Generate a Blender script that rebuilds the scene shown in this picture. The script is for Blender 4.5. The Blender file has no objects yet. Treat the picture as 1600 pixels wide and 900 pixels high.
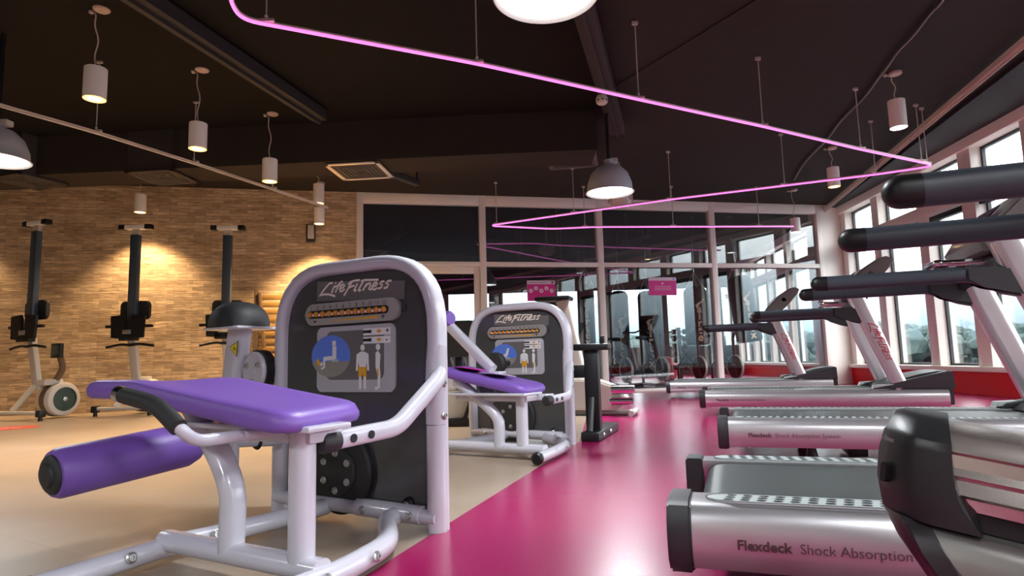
import bpy, bmesh, math, random
from mathutils import Vector, Matrix
random.seed(7)
C = bpy.context.scene.collection
SC = bpy.context.scene
PI = math.pi
# ------------------------------------------------------------------ camera model
F_PX = 980.0; PITCH = math.atan(112/F_PX); ROLL = math.radians(1.5); EYE = 0.62
_F = Vector((0, math.cos(PITCH), math.sin(PITCH))); _U0 = Vector((0, -math.sin(PITCH), math.cos(PITCH))); _R0 = Vector((1, 0, 0))
_R = _R0*math.cos(ROLL) - _U0*math.sin(ROLL); _U = _U0*math.cos(ROLL) + _R0*math.sin(ROLL)
def ray(x, y): return _F + _R*((x-800)/F_PX) - _U*((y-450)/F_PX)
def G(x, y, h=0.0):
    v = ray(x, y); t = (h-EYE)/v.z; return Vector((v.x*t, v.y*t, h))
def W(x, y, Y):
    v = ray(x, y); t = Y/v.y; return Vector((v.x*t, Y, EYE+v.z*t))
def PL(x, y, P, d):
    v = ray(x, y); n = (-d[1], d[0]); t = (P[0]*n[0]+P[1]*n[1])/(v.x*n[0]+v.y*n[1])
    return Vector((v.x*t, v.y*t, EYE+v.z*t))
cam = bpy.data.cameras.new('camera'); camo = bpy.data.objects.new('camera', cam); C.objects.link(camo)
cam.sensor_width = 36; cam.lens = 36*F_PX/1600; cam.clip_start = 0.02; cam.clip_end = 1000
m = Matrix((( _R.x, _U.x, -_F.x), (_R.y, _U.y, -_F.y), (_R.z, _U.z, -_F.z))).to_4x4(); m.translation = Vector((0, 0, EYE))
camo.matrix_world = m; SC.camera = camo
class Fr:                                   # a local frame: x along the front, y away, z up
    def __init__(s, A, B=None, ang=None):
        s.A = Vector((A[0], A[1], 0)); s.ang = math.atan2(B[1]-A[1], B[0]-A[0]) if B is not None else ang
        s.t = (math.cos(s.ang), math.sin(s.ang)); s.n = (-s.t[1], s.t[0])
    def loc(s, q): 
        d = (q[0]-s.A[0], q[1]-s.A[1]); return Vector((d[0]*s.t[0]+d[1]*s.t[1], d[0]*s.n[0]+d[1]*s.n[1], q[2]))
    def atv(s, x, y, v): return s.loc(PL(x, y, (s.A[0]+s.n[0]*v, s.A[1]+s.n[1]*v), s.t))
    def atu(s, x, y, u): return s.loc(PL(x, y, (s.A[0]+s.t[0]*u, s.A[1]+s.t[1]*u), s.n))
    def g(s, x, y, h): return s.loc(G(x, y, h))
# ------------------------------------------------------------------ materials
def mat(name, col, rough=.5, metal=0, spec=.5, coat=0, emit=None, es=0, bump=None, bstr=.1, noise=None, alpha=1, crough=.1):
    M = bpy.data.materials.new(name); M.use_nodes = True; nt = M.node_tree; b = nt.nodes['Principled BSDF']
    b.inputs['Base Color'].default_value = (*col, 1); b.inputs['Roughness'].default_value = rough; b.inputs['Metallic'].default_value = metal
    b.inputs['Specular IOR Level'].default_value = spec; b.inputs['Coat Weight'].default_value = coat; b.inputs['Coat Roughness'].default_value = crough
    if emit: b.inputs['Emission Color'].default_value = (*emit, 1); b.inputs['Emission Strength'].default_value = es
    tc = None
    if noise or bump: tc = nt.nodes.new('ShaderNodeTexCoord')
    if noise:                               # (scale, second colour, stretch)
        mp = nt.nodes.new('ShaderNodeMapping'); mp.inputs['Scale'].default_value = noise[2] if len(noise) > 2 else (1, 1, 1)
        n = nt.nodes.new('ShaderNodeTexNoise'); n.inputs['Scale'].default_value = noise[0]; n.inputs['Detail'].default_value = 6
        mx = nt.nodes.new('ShaderNodeMix'); mx.data_type = 'RGBA'; mx.inputs[6].default_value = (*col, 1); mx.inputs[7].default_value = (*noise[1], 1)
        nt.links.new(tc.outputs['Object'], mp.inputs[0]); nt.links.new(mp.outputs[0], n.inputs[0]); nt.links.new(n.outputs[0], mx.inputs[0]); nt.links.new(mx.outputs[2], b.inputs['Base Color'])
    if bump:
        n = nt.nodes.new('ShaderNodeTexNoise'); n.inputs['Scale'].default_value = bump; n.inputs['Detail'].default_value = 3
        bp = nt.nodes.new('ShaderNodeBump'); bp.inputs['Strength'].default_value = bstr; bp.inputs['Distance'].default_value = .01
        nt.links.new(tc.outputs['Object'], n.inputs[0]); nt.links.new(n.outputs[0], bp.inputs['Height']); nt.links.new(bp.outputs[0], b.inputs['Normal'])
    return M
def glass_mat(name, tint, refl, base=.04):
    M = bpy.data.materials.new(name); M.use_nodes = True; nt = M.node_tree; nt.nodes.clear()
    o = nt.nodes.new('ShaderNodeOutputMaterial'); t = nt.nodes.new('ShaderNodeBsdfTransparent'); g = nt.nodes.new('ShaderNodeBsdfGlossy'); mx = nt.nodes.new('ShaderNodeMixShader')
    t.inputs[0].default_value = (*tint, 1); g.inputs['Roughness'].default_value = .01
    f = nt.nodes.new('ShaderNodeLayerWeight'); f.inputs[0].default_value = .25
    ma = nt.nodes.new('ShaderNodeMath'); ma.operation = 'MULTIPLY_ADD'; ma.inputs[1].default_value = refl; ma.inputs[2].default_value = base; ma.use_clamp = True
    nt.links.new(f.outputs['Fresnel'], ma.inputs[0]); nt.links.new(ma.outputs[0], mx.inputs[0]); nt.links.new(t.outputs[0], mx.inputs[1]); nt.links.new(g.outputs[0], mx.inputs[2]); nt.links.new(mx.outputs[0], o.inputs[0])
    return M
M = {}
M['white'] = mat('white_powder_coat', (.57, .555, .63), .25, coat=.5)
M['whitew'] = mat('white_paint_frame', (.90, .82, .76), .45)
M['purple'] = mat('purple_vinyl', (.20, .095, .44), .42, bump=300, bstr=.08)
M['panel'] = mat('smoked_grey_plastic', (.055, .055, .058), .22, coat=.3)
M['black'] = mat('black_plastic', (.007, .007, .008), .42, spec=.4)
M['rubber'] = mat('black_rubber', (.02, .02, .021), .6, bump=200, bstr=.1)
M['dgrey'] = mat('dark_grey_plastic', (.026, .027, .030), .42, bump=500, bstr=.04)
M['hgrey'] = mat('handrail_foam', (.038, .046, .060), .45, bump=600, bstr=.05)
M['silver'] = mat('silver_paint', (.60, .58, .60), .30, metal=.75, coat=.15)
M['alu'] = mat('brushed_aluminium', (.50, .43, .39), .24, metal=.9)
M['chrome'] = mat('chrome', (.7, .7, .7), .12, metal=1)
M['steelring'] = mat('bright_wheel_rim', (.75, .72, .68), .35, metal=.3); M['steel'] = mat('bolt_steel', (.5, .49, .48), .3, metal=.9)
M['strip'] = mat('grip_strip_grey', (.45, .50, .50), .4)
M['belt'] = mat('treadmill_belt', (.045, .055, .055), .38, bump=900, bstr=.06)
M['red'] = mat('red_lettering', (.55, .02, .05), .5)
M['dtext'] = mat('dark_lettering', (.07, .03, .035), .5)
M['logo'] = mat('cream_lettering', (.85, .75, .66), .5)
M['decal'] = mat('decal_grey', (.42, .41, .45), .4)
M['decald'] = mat('decal_dark', (.13, .12, .12), .4)
M['dblue'] = mat('decal_blue', (.10, .20, .70), .4)
M['dsand'] = mat('decal_sand', (.27, .25, .23), .4)
M['dwhite'] = mat('decal_white', (.75, .75, .76), .4)
M['orange'] = mat('orange_print', (.72, .36, .02), .4)
M['amber'] = mat('amber_bead', (.55, .22, .03), .25)
M['dialsilver'] = mat('dial_silver', (.40, .38, .37), .35, metal=.4)
M['yellow'] = mat('warning_yellow', (.75, .60, .02), .4)
M['navy'] = mat('navy_rail', (.05, .075, .11), .38)
M['lgrey'] = mat('light_grey_paint', (.52, .49, .46), .4, metal=.1)
M['offwhite'] = mat('off_white_plastic', (.60, .55, .50), .45)
M['wood'] = mat('yellow_wood', (.42, .24, .07), .45, noise=(6, (.30, .16, .04), (1, 1, 12)))
M['neon'] = mat('pink_neon', (.9, .3, .8), .4, emit=(1.0, .20, .72), es=.85)
M['tubeoff'] = mat('unlit_tube', (.62, .52, .46), .35)
M['rod'] = mat('rod_metal', (.68, .60, .55), .4, metal=.5)
M['canopy'] = mat('canopy_plastic', (.50, .38, .33), .5)
M['cord'] = mat('cream_cord', (.55, .47, .37), .5)
M['lampbody'] = mat('lamp_aluminium', (.92, .88, .82), .5, metal=0)
M['warm'] = mat('warm_bulb', (1, .8, .5), .5, emit=(1, .50, .10), es=1.8); M['warmcore'] = mat('warm_bulb_core', (1, .8, .5), .5, emit=(1, .78, .42), es=7)
M['cool'] = mat('cool_bulb', (1, 1, 1), .5, emit=(.86, .95, 1), es=4)
M['ventlip'] = mat('vent_lip', (.10, .085, .08), .5); M['dome'] = mat('dome_spun_metal', (.66, .68, .72), .42, metal=.35)
M['ceil'] = mat('dark_ceiling', (.036, .029, .024), .8, spec=.2, noise=(3, (.025, .0205, .018), (1, 14, 1)))
M['ceil_dim'] = mat('shade_toned_ceiling', (.009, .0078, .0075), .8, spec=.15); M['ceild'] = mat('black_ceiling_panel', (.018, .016, .02), .7)  # first one: ceiling colour darkened to carry the shade on the left
M['beam'] = mat('black_beam', (.03, .025, .024), .6)
M['pinkbeam'] = mat('cream_beam', (.72, .62, .54), .5)
M['redwall'] = mat('red_wall_paint', (.66, .006, .014), .6, spec=.3)
M['colwall'] = mat('white_plaster', (.90, .83, .77), .6)
M['darkwall'] = mat('dark_grey_wall', (.016, .016, .018), .7)
M['plain'] = mat('warm_plaster', (.45, .40, .36), .7)
M['poster'] = mat('magenta_print', (.75, .01, .27), .5, noise=(9, (.62, .01, .25)))
M['posterw'] = mat('pale_pink_print', (.72, .55, .66), .5)
M['bag'] = mat('black_bag_leather', (.010, .012, .014), .6, spec=.2)
M['gold'] = mat('gold_print', (.90, .64, .42), .5)
M['trees'] = mat('haze_tinted_foliage', (.040, .068, .062), .9, noise=(.6, (.018, .036, .036)))  # distance haze is mixed into this bluish green
M['land'] = mat('haze_tinted_ground', (.055, .08, .095), .9, noise=(.05, (.075, .10, .115)))  # blue-grey mist painted into the ground colour
M['glass'] = glass_mat('window_glass', (.96, .99, 1), .5, .02)
M['pglass'] = glass_mat('partition_glass', (.86, .88, .88), .9, .07)
M['magred'] = mat('floor_decal_red', (.65, .08, .05), .5)
M['screen'] = mat('green_lcd', (.03, .06, .045), .3)
M['brown'] = mat('brown_plastic', (.14, .09, .05), .5)
M['console'] = mat('console_grey', (.16, .15, .14), .3, coat=.3)
M['ball'] = mat('purple_ball', (.22, .08, .42), .35)
M['tramp'] = mat('beige_shroud', (.45, .42, .36), .5)
M['curtain'] = mat('pale_curtain', (.75, .78, .76), .8)
def floor_mats():
    # beige vinyl planks
    m1 = mat('beige_vinyl', (.46, .32, .20), .36, spec=.5); nt = m1.node_tree; b = nt.nodes['Principled BSDF']
    tc = nt.nodes.new('ShaderNodeTexCoord'); mp = nt.nodes.new('ShaderNodeMapping'); mp.inputs['Rotation'].default_value = (0, 0, .55)
    br = nt.nodes.new('ShaderNodeTexBrick'); br.inputs['Scale'].default_value = 1; br.inputs['Brick Width'].default_value = 1.1; br.inputs['Row Height'].default_value = .55
    br.inputs['Mortar Size'].default_value = .0025; br.inputs['Color1'].default_value = (.35, .27, .20, 1); br.inputs['Color2'].default_value = (.33, .255, .19, 1); br.inputs['Mortar'].default_value = (.30, .21, .14, 1)
    n = nt.nodes.new('ShaderNodeTexNoise'); n.inputs['Scale'].default_value = 2.5; n.inputs['Detail'].default_value = 8
    mx = nt.nodes.new('ShaderNodeMix'); mx.data_type = 'RGBA'; mx.blend_type = 'MULTIPLY'; mx.inputs[0].default_value = .35
    cr = nt.nodes.new('ShaderNodeValToRGB'); cr.color_ramp.elements[0].position = .3; cr.color_ramp.elements[0].color = (.62, .6, .58, 1); cr.color_ramp.elements[1].position = .7; cr.color_ramp.elements[1].color = (1, 1, 1, 1)
    L = nt.links.new
    L(tc.outputs['Object'], mp.inputs[0]); L(mp.outputs[0], br.inputs[0]); L(mp.outputs[0], n.inputs[0]); L(n.outputs[0], cr.inputs[0]); L(br.outputs[0], mx.inputs[6]); L(cr.outputs[0], mx.inputs[7]); L(mx.outputs[2], b.inputs['Base Color'])
    M['beige'] = m1
    m2 = mat('magenta_floor', (.30, .003, .078), .2, spec=.6); nt = m2.node_tree; b = nt.nodes['Principled BSDF']
    tc = nt.nodes.new('ShaderNodeTexCoord'); n = nt.nodes.new('ShaderNodeTexNoise'); n.inputs['Scale'].default_value = .5; n.inputs['Detail'].default_value = 0
    mr = nt.nodes.new('ShaderNodeMapRange'); mr.inputs[1].default_value = .3; mr.inputs[2].default_value = .75; mr.inputs[3].default_value = .24; mr.inputs[4].default_value = .28
    n2 = nt.nodes.new('ShaderNodeTexNoise'); n2.inputs['Scale'].default_value = 220; bp = nt.nodes.new('ShaderNodeBump'); bp.inputs['Strength'].default_value = .10; bp.inputs['Distance'].default_value = .002
    L = nt.links.new
    L(tc.outputs['Object'], n.inputs[0]); L(n.outputs[0], mr.inputs[0]); L(mr.outputs[0], b.inputs['Roughness']); 
    M['pinkfloor'] = m2
    # stacked stone tiles
    m3 = mat('stacked_stone', (.3, .2, .1), .75, spec=.3); nt = m3.node_tree; b = nt.nodes['Principled BSDF']; L = nt.links.new
    tc = nt.nodes.new('ShaderNodeTexCoord'); sp = nt.nodes.new('ShaderNodeSeparateXYZ'); cb = nt.nodes.new('ShaderNodeCombineXYZ')
    L(tc.outputs['Object'], sp.inputs[0]); ad = nt.nodes.new('ShaderNodeMath'); ad.inputs[1].default_value = 30.13; L(sp.outputs[0], ad.inputs[0]); L(ad.outputs[0], cb.inputs[0]); L(sp.outputs[2], cb.inputs[1])
    def brick(wd, ht, c1, c2, mc, ms, off):
        k = nt.nodes.new('ShaderNodeTexBrick'); k.inputs['Scale'].default_value = 1; k.inputs['Brick Width'].default_value = wd; k.inputs['Row Height'].default_value = ht
        k.inputs['Mortar Size'].default_value = ms; k.inputs['Color1'].default_value = (*c1, 1); k.inputs['Color2'].default_value = (*c2, 1); k.inputs['Mortar'].default_value = (*mc, 1); k.inputs['Bias'].default_value = 0
        k.offset = off; k.inputs['Mortar Smooth'].default_value = .4; L(cb.outputs[0], k.inputs[0]); return k
    k1 = brick(.26, .052, (.74, .58, .40), (.46, .35, .245), (.36, .26, .17), .003, .37)
    k2 = brick(.47, .104, (1, 1, 1), (.76, .72, .68), (.85, .8, .75), .002, .41)
    mp = nt.nodes.new('ShaderNodeMapping'); mp.inputs['Scale'].default_value = (3, 30, 1); n = nt.nodes.new('ShaderNodeTexNoise'); n.inputs['Scale'].default_value = 2; n.inputs['Detail'].default_value = 6
    L(cb.outputs[0], mp.inputs[0]); L(mp.outputs[0], n.inputs[0])
    cr = nt.nodes.new('ShaderNodeValToRGB'); cr.color_ramp.elements[0].position = .32; cr.color_ramp.elements[0].color = (.62, .58, .54, 1); cr.color_ramp.elements[1].position = .62; cr.color_ramp.elements[1].color = (1.25, 1.2, 1.12, 1)
    L(n.outputs[0], cr.inputs[0])
    a = nt.nodes.new('ShaderNodeMix'); a.data_type = 'RGBA'; a.blend_type = 'MULTIPLY'; a.inputs[0].default_value = .8; L(k1.outputs[0], a.inputs[6]); L(k2.outputs[0], a.inputs[7])
    c = nt.nodes.new('ShaderNodeMix'); c.data_type = 'RGBA'; c.blend_type = 'MULTIPLY'; c.inputs[0].default_value = .9; L(a.outputs[2], c.inputs[6]); L(cr.outputs[0], c.inputs[7]); L(c.outputs[2], b.inputs['Base Color'])
    bp = nt.nodes.new('ShaderNodeBump'); bp.inputs['Strength'].default_value = .6; bp.inputs['Distance'].default_value = .02; L(c.outputs[2], bp.inputs['Height']); L(bp.outputs[0], b.inputs['Normal'])
    M['stone'] = m3
floor_mats()
# ------------------------------------------------------------------ mesh building
def fillet(pts, r, n=5):
    pts = [Vector(p) for p in pts]; out = [pts[0]]
    for i in range(1, len(pts)-1):
        a, b, c = pts[i-1], pts[i], pts[i+1]; d1 = (a-b); d2 = (c-b); q = min(r, d1.length*.49, d2.length*.49)
        p1 = b+d1.normalized()*q; p2 = b+d2.normalized()*q
        for k in range(n+1):
            t = k/n; out.append(p1*(1-t)**2+b*2*t*(1-t)+p2*t*t)
    out.append(pts[-1]); return out
def rrect(w, h, r, n=5):
    o = []
    for cx, cy, a0 in ((w/2-r, h/2-r, 0), (-w/2+r, h/2-r, PI/2), (-w/2+r, -h/2+r, PI), (w/2-r, -h/2+r, 1.5*PI)):
        for k in range(n+1):
            a = a0+k/n*PI/2; o.append((cx+r*math.cos(a), cy+r*math.sin(a)))
    return o
def circ(r, n=16): return [(r*math.cos(2*PI*k/n), r*math.sin(2*PI*k/n)) for k in range(n)]
class MB:
    def __init__(s, *mats): s.bm = bmesh.new(); s.mats = list(mats)
    def mi(s, m):
        if m is None: return 0
        mm = M[m] if isinstance(m, str) else m
        if mm not in s.mats: s.mats.append(mm)
        return s.mats.index(mm)
    def face(s, vs, mi=0):
        try: f = s.bm.faces.new(vs); f.material_index = mi; f.smooth = True; return f
        except ValueError: return None
    def sweep(s, pts, sec, m=None, closed=False, caps=True, up=None, scale=None):
        mi = s.mi(m); pts = [Vector(p) for p in pts]; n = len(pts); rings = []
        def tan(i):
            if closed: return (pts[(i+1) % n]-pts[i-1]).normalized()
            if i == 0: return (pts[1]-pts[0]).normalized()
            if i == n-1: return (pts[-1]-pts[-2]).normalized()
            return ((pts[i+1]-pts[i]).normalized()+(pts[i]-pts[i-1]).normalized()).normalized()
        t0 = tan(0); ref = Vector(up) if up is not None else (Vector((0, 0, 1)) if abs(t0.z) < .9 else Vector((1, 0, 0)))
        x = (ref - t0*ref.dot(t0)).normalized()
        for i in range(n):
            t = tan(i)
            if up is not None: x = (Vector(up)-t*Vector(up).dot(t)).normalized()
            else: x = (x-t*x.dot(t)).normalized()
            y = t.cross(x); k = scale[i] if scale else 1
            rings.append([s.bm.verts.new(pts[i]+x*(a*k)+y*(b*k)) for a, b in sec])
        q = len(sec)
        for i in range(n if closed else n-1):
            A, B = rings[i], rings[(i+1) % n]
            for j in range(q): s.face([A[j], A[(j+1) % q], B[(j+1) % q], B[j]], mi)
        if caps and not closed: s.face(list(reversed(rings[0])), mi); s.face(rings[-1], mi)
        return s
    def tube(s, pts, r, m=None, seg=14, fil=0, **k):
        if fil: pts = fillet(pts, fil)
        return s.sweep(pts, circ(r, seg), m, **k)
    def box(s, x0, x1, y0, y1, z0, z1, m=None, bev=0, mat4=None, seg=2):
        mi = s.mi(m); r = bmesh.ops.create_cube(s.bm, size=1); vs = r['verts']
        T = Matrix.Translation(((x0+x1)/2, (y0+y1)/2, (z0+z1)/2)) @ Matrix.Diagonal((abs(x1-x0), abs(y1-y0), abs(z1-z0), 1))
        if mat4 is not None: T = mat4 @ T
        bmesh.ops.transform(s.bm, matrix=T, verts=vs)
        fs = set(f for v in vs for f in v.link_faces)
        if bev:
            es = list(set(e for v in vs for e in v.link_edges))
            r = bmesh.ops.bevel(s.bm, geom=es, offset=bev, segments=seg, affect='EDGES', profile=.5); fs = set(r['faces']) | set(f for f in fs if f.is_valid)
            for v in list(r['verts']): fs |= set(v.link_faces)
        for f in fs:
            if f.is_valid: f.material_index = mi; f.smooth = True
        return s
    def prism(s, poly, fn, d0, d1, m=None, bev=0):
        """poly: 2D points; fn(a,b,d) -> 3D."""
        mi = s.mi(m); A = [s.bm.verts.new(fn(a, b, d0)) for a, b in poly]; B = [s.bm.verts.new(fn(a, b, d1)) for a, b in poly]
        n = len(poly); fs = [s.face(list(reversed(A)), mi), s.face(B, mi)]
        for j in range(n): fs.append(s.face([A[j], A[(j+1) % n], B[(j+1) % n], B[j]], mi))
        if bev:
            es = [e for f in fs[:2] for e in f.edges]
            r = bmesh.ops.bevel(s.bm, geom=es, offset=bev, segments=2, affect='EDGES')
            for f in r['faces']: f.material_index = mi; f.smooth = True
        return s
    def lathe(s, prof, c, axis=(0, 0, 1), m=None, seg=24):
        mi = s.mi(m); z = Vector(axis).normalized(); x = z.orthogonal().normalized(); y = z.cross(x); c = Vector(c); rings = []
        for r, h in prof:
            if r < 1e-6: rings.append([s.bm.verts.new(c+z*h)])
            else: rings.append([s.bm.verts.new(c+z*h+(x*math.cos(2*PI*k/seg)+y*math.sin(2*PI*k/seg))*r) for k in range(seg)])
        for A, B in zip(rings, rings[1:]):
            for k in range(seg):
                l = (k+1) % seg
                if len(A) == 1 and len(B) == 1: continue
                if len(A) == 1: s.face([A[0], B[l], B[k]], mi)
                elif len(B) == 1: s.face([A[k], A[l], B[0]], mi)
                else: s.face([A[k], A[l], B[l], B[k]], mi)
        return s
    def ball(s, c, r, m=None, seg=16, sc=(1, 1, 1)):
        mi = s.mi(m); q = bmesh.ops.create_uvsphere(s.bm, u_segments=seg, v_segments=seg//2+2, radius=r); bmesh.ops.transform(s.bm, matrix=Matrix.Translation(c) @ Matrix.Diagonal((*sc, 1)), verts=q['verts'])
        for v in q['verts']:
            for f in v.link_faces: f.material_index = mi; f.smooth = True
        return s
    def flat(s, poly, fn, m=None, d=0):        # one flat polygon (a printed mark)
        mi = s.mi(m); f = s.face([s.bm.verts.new(fn(a, b, d)) for a, b in poly], mi); return s
    def stroke(s, line, w, fn, m=None, d=0):    # printed line of width w
        mi = s.mi(m); P = [Vector(p) for p in line]; L = []; R = []
        for i, p in enumerate(P):
            t = (P[min(i+1, len(P)-1)]-P[max(i-1, 0)]).normalized(); n = Vector((-t.y, t.x))*w/2; L.append(s.bm.verts.new(fn(*(p+n), d))); R.append(s.bm.verts.new(fn(*(p-n), d)))
        for i in range(len(P)-1): s.face([L[i], L[i+1], R[i+1], R[i]], mi)
        return s
    def text(s, txt, size, fn, m=None, d=0, bold=0, align='LEFT', shear=0, fit=None):
        mi = s.mi(m); c = bpy.data.curves.new('t', 'FONT'); c.body = txt; c.size = size; c.offset = bold; c.align_x = align; c.shear = shear; c.resolution_u = 3; c.fill_mode = 'FRONT'
        o = bpy.data.objects.new('t', c); C.objects.link(o); bpy.context.view_layer.update(); me = o.to_mesh(); kx = fit/max(v.co.x for v in me.vertices) if fit else 1; vs = [s.bm.verts.new(fn(v.co.x*kx, v.co.y, d)) for v in me.vertices]
        for p in me.polygons: s.face([vs[i] for i in p.vertices], mi)
        o.to_mesh_clear(); bpy.data.objects.remove(o); bpy.data.curves.remove(c); return s
    def build(s, name, parent=None, m=None, sharp=35, loc=None, norm=True):
        if norm: bmesh.ops.recalc_face_normals(s.bm, faces=s.bm.faces)
        me = bpy.data.meshes.new(name); s.bm.to_mesh(me); s.bm.free()
        if m is not None: s.mats[0:0] = []
        for x in s.mats: me.materials.append(x)
        me.set_sharp_from_angle(angle=math.radians(sharp))
        o = bpy.data.objects.new(name, me); C.objects.link(o)
        if parent: o.parent = parent
        if loc is not None: o.location = loc
        return o
def mb(m): return MB(M[m])
def tag(o, label=None, cat=None, group=None, kind=None):
    if label: o['label'] = label
    if cat: o['category'] = cat
    if group: o['group'] = group
    if kind: o['kind'] = kind
    return o
def thing(name, label, cat, loc=(0, 0, 0), rz=0, group=None):
    o = bpy.data.objects.new(name, None); C.objects.link(o); o.location = loc; o.rotation_euler = (0, 0, rz); o.empty_display_size = .1
    return tag(o, label, cat, group)
def struct(o): o['kind'] = 'structure'; return o
CH = {}
def children(o): return [c for c in bpy.data.objects if c.parent == o]
def dup(o, loc=None, rz=None, label=None, parent=None):
    c = o.copy(); C.objects.link(c); c.parent = parent
    if loc is not None: c.location = loc
    if rz is not None: c.rotation_euler = (0, 0, rz)
    if label: c['label'] = label
    for k in children(o): dup(k, parent=c)
    return c
XZ = lambda a, b, d: (a, d, b)      # polygon in the x-z plane, extruded along y
YZ = lambda a, b, d: (d, a, b)
XY = lambda a, b, d: (a, b, d)
LOGO = [[(400,180),(345,184),(300,215),(240,265),(175,325),(240,303),(330,302),(440,325)], [(432,208),(405,245),(378,288),(395,285)], [(452,178),(440,190)],
 [(562,172),(535,172),(505,190),(470,240),(440,285)], [(424,226),(470,214),(532,206)], [(505,248),(560,235),(592,212),(575,198),(540,208),(508,245),(520,276),(550,272),(590,250)],
 [(705,178),(650,240),(580,322)], [(645,205),(680,178),(740,165),(832,160)], [(640,243),(700,225),(745,215)], [(792,196),(765,230),(735,272),(750,277),(775,262)],
 [(893,158),(850,210),(800,270),(820,276),(845,262)], [(845,172),(905,162),(1110,165)], [(935,200),(900,240),(872,272)], [(905,235),(950,203),(985,196),(990,212),(962,262),(985,266),(1005,252)],
 [(1012,238),(1060,226),(1093,205),(1080,190),(1045,198),(1012,236),(1020,262),(1050,266),(1090,248)], [(1195,182),(1150,188),(1132,204),(1165,222),(1150,247),(1100,258)], [(1298,178),(1245,184),(1218,200),(1252,217),(1238,245),(1185,256)]]
def logo_lines(W_, tilt=.05):               # the script lettering in a box W_ wide, origin at its left foot
    k = W_/1135.
    return [[((x-165)*k, ((325-y)-(x-165)*tilt)*k) for x, y in ln] for ln in LOGO]
# ------------------------------------------------------------------ the room
H = 3.47
wa = Vector((1.596, 11.104, 0)); wd = Vector((1, .21, 0)).normalized(); wn = Vector((-wd.y, wd.x, 0)); WANG = math.atan2(.21, 1)
BF = Fr(wa, ang=WANG)                       # back wall frame: u along the wall, v beyond it
winP = Vector((6.437, 11.93, 0)); winD = (Vector((6.067, 7.225, 0))-winP).normalized()     # runs towards the camera
WF = Fr(winP, ang=math.atan2(winD.y, winD.x))   # u towards the camera side, +v to the right (outside)... checked below
def fl(px): return px
edge = [(-2.69, -5), (-.455, 1.926), (.471, 4.782), (1.38, 11.0)]
b = mb('beige'); b.flat([(-10, -5), (-2.69, -5), (-.455, 1.926), (.471, 4.782), (1.38, 11.06), (-10, 8.67)], XY, d=0); struct(b.build('floor'))
b = mb('pinkfloor'); b.flat([(-2.69, -5), (5.2, -5), (6.52, 12.15), (1.38, 11.06), (.471, 4.782), (-.455, 1.926)], XY, d=0); struct(b.build('floor'))
b = mb('pinkfloor'); b.flat([(-6, 9.52), (1.38, 11.06), (6.52, 12.15), (7.3, 20), (-6, 20)], XY, d=0); struct(b.build('floor'))
wx = lambda y: winP.x+winD.x/winD.y*(y-winP.y)+.28
b = mb('ceil'); b.prism([(-10, -5), (wx(-5), -5), (wx(20), 20), (-10, 20)], XY, H, H+.1); struct(b.build('ceiling'))
b = mb('plain'); b.box(-10.1, -10, -5, 12, 0, H); struct(b.build('wall_left'))
b = mb('plain'); b.box(-10.1, 6.5, -5.1, -5, 0, H); struct(b.build('wall_behind'))
# stone wall: left of the glass partition, same plane
def wallbox(name, u0, u1, v0, v1, z0, z1, m_, bev=0):
    b = mb(m_); b.box(u0, u1, v0, v1, z0, z1, bev=bev); o = b.build(name); o.location = wa; o.rotation_euler = (0, 0, WANG); return o
uG = BF.loc(PL(562, 412, wa, wd)).x                      # left end of the glass partition
uR = BF.loc(PL(1284, 412, wa, wd)).x
struct(wallbox('wall_back', -11.8, uG-.05, 0, .25, 0, H, 'stone'))
# partition frame
ums = [uG, BF.loc(PL(755, 412, wa, wd)).x, BF.loc(PL(939, 412, wa, wd)).x, BF.loc(PL(1116, 412, wa, wd)).x, uR]
b = mb('whitew')
for i, u in enumerate(ums): b.box(u-.055, u+.055, -.02, .12, 0, H, bev=.006)
for i in range(4):
    b.box(ums[i], ums[i+1], -.015, .115, H-.17, H, bev=.004)
    b.box(ums[i], ums[i+1], -.015, .115, 2.225, 2.305, bev=.004)
    if i: b.box(ums[i], ums[i+1], -.015, .115, 0, .05, bev=.004)
o = struct(b.build('trim_1')); o.location = wa; o.rotation_euler = (0, 0, WANG)
n_ = 0
for i in range(4):
    n_ += 1; b = MB(M['pglass']); b.box(ums[i]+.05, ums[i+1]-.05, .045, .053, 2.30, H-.165); o = struct(b.build('window_%d' % n_)); o.location = wa; o.rotation_euler = (0, 0, WANG)
    if i:
        n_ += 1; b = MB(M['pglass']); b.box(ums[i]+.05, ums[i+1]-.05, .045, .053, .045, 2.23); o = struct(b.build('window_%d' % n_)); o.location = wa; o.rotation_euler = (0, 0, WANG)
        b = mb('dgrey')
        for z0, z1 in ((.05, .064), (2.212, 2.226)): b.box(ums[i]+.05, ums[i+1]-.05, .035, .062, z0, z1)
        b.build('seal', o)
# glass double door in the first bay
dr = bpy.data.objects.new('door_1', None); C.objects.link(dr); dr.location = wa; dr.rotation_euler = (0, 0, WANG); struct(dr)
u0, u1 = ums[0]+.06, ums[1]-.06; um = (u0+u1)/2
for a, c in ((u0, um-.004), (um+.004, u1)):
    b = mb('whitew'); b.box(a, a+.1, .02, .07, .01, 2.22, bev=.005); b.box(c-.1, c, .02, .07, .01, 2.22, bev=.005); b.box(a+.1, c-.1, .02, .07, 2.10, 2.22, bev=.005); b.box(a+.1, c-.1, .02, .07, .01, .16, bev=.005)
    lf = b.build('door_leaf', dr)
    b = MB(M['pglass']); b.box(a+.1, c-.1, .042, .05, .16, 2.10); b.build('pane', lf)
b = mb('chrome'); b.tube([(um-.06, .02, .85), (um-.06, -.04, .88), (um-.06, -.04, 1.22), (um-.06, .02, 1.25)], .012, fil=.03); b.build('handle', dr)
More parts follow.
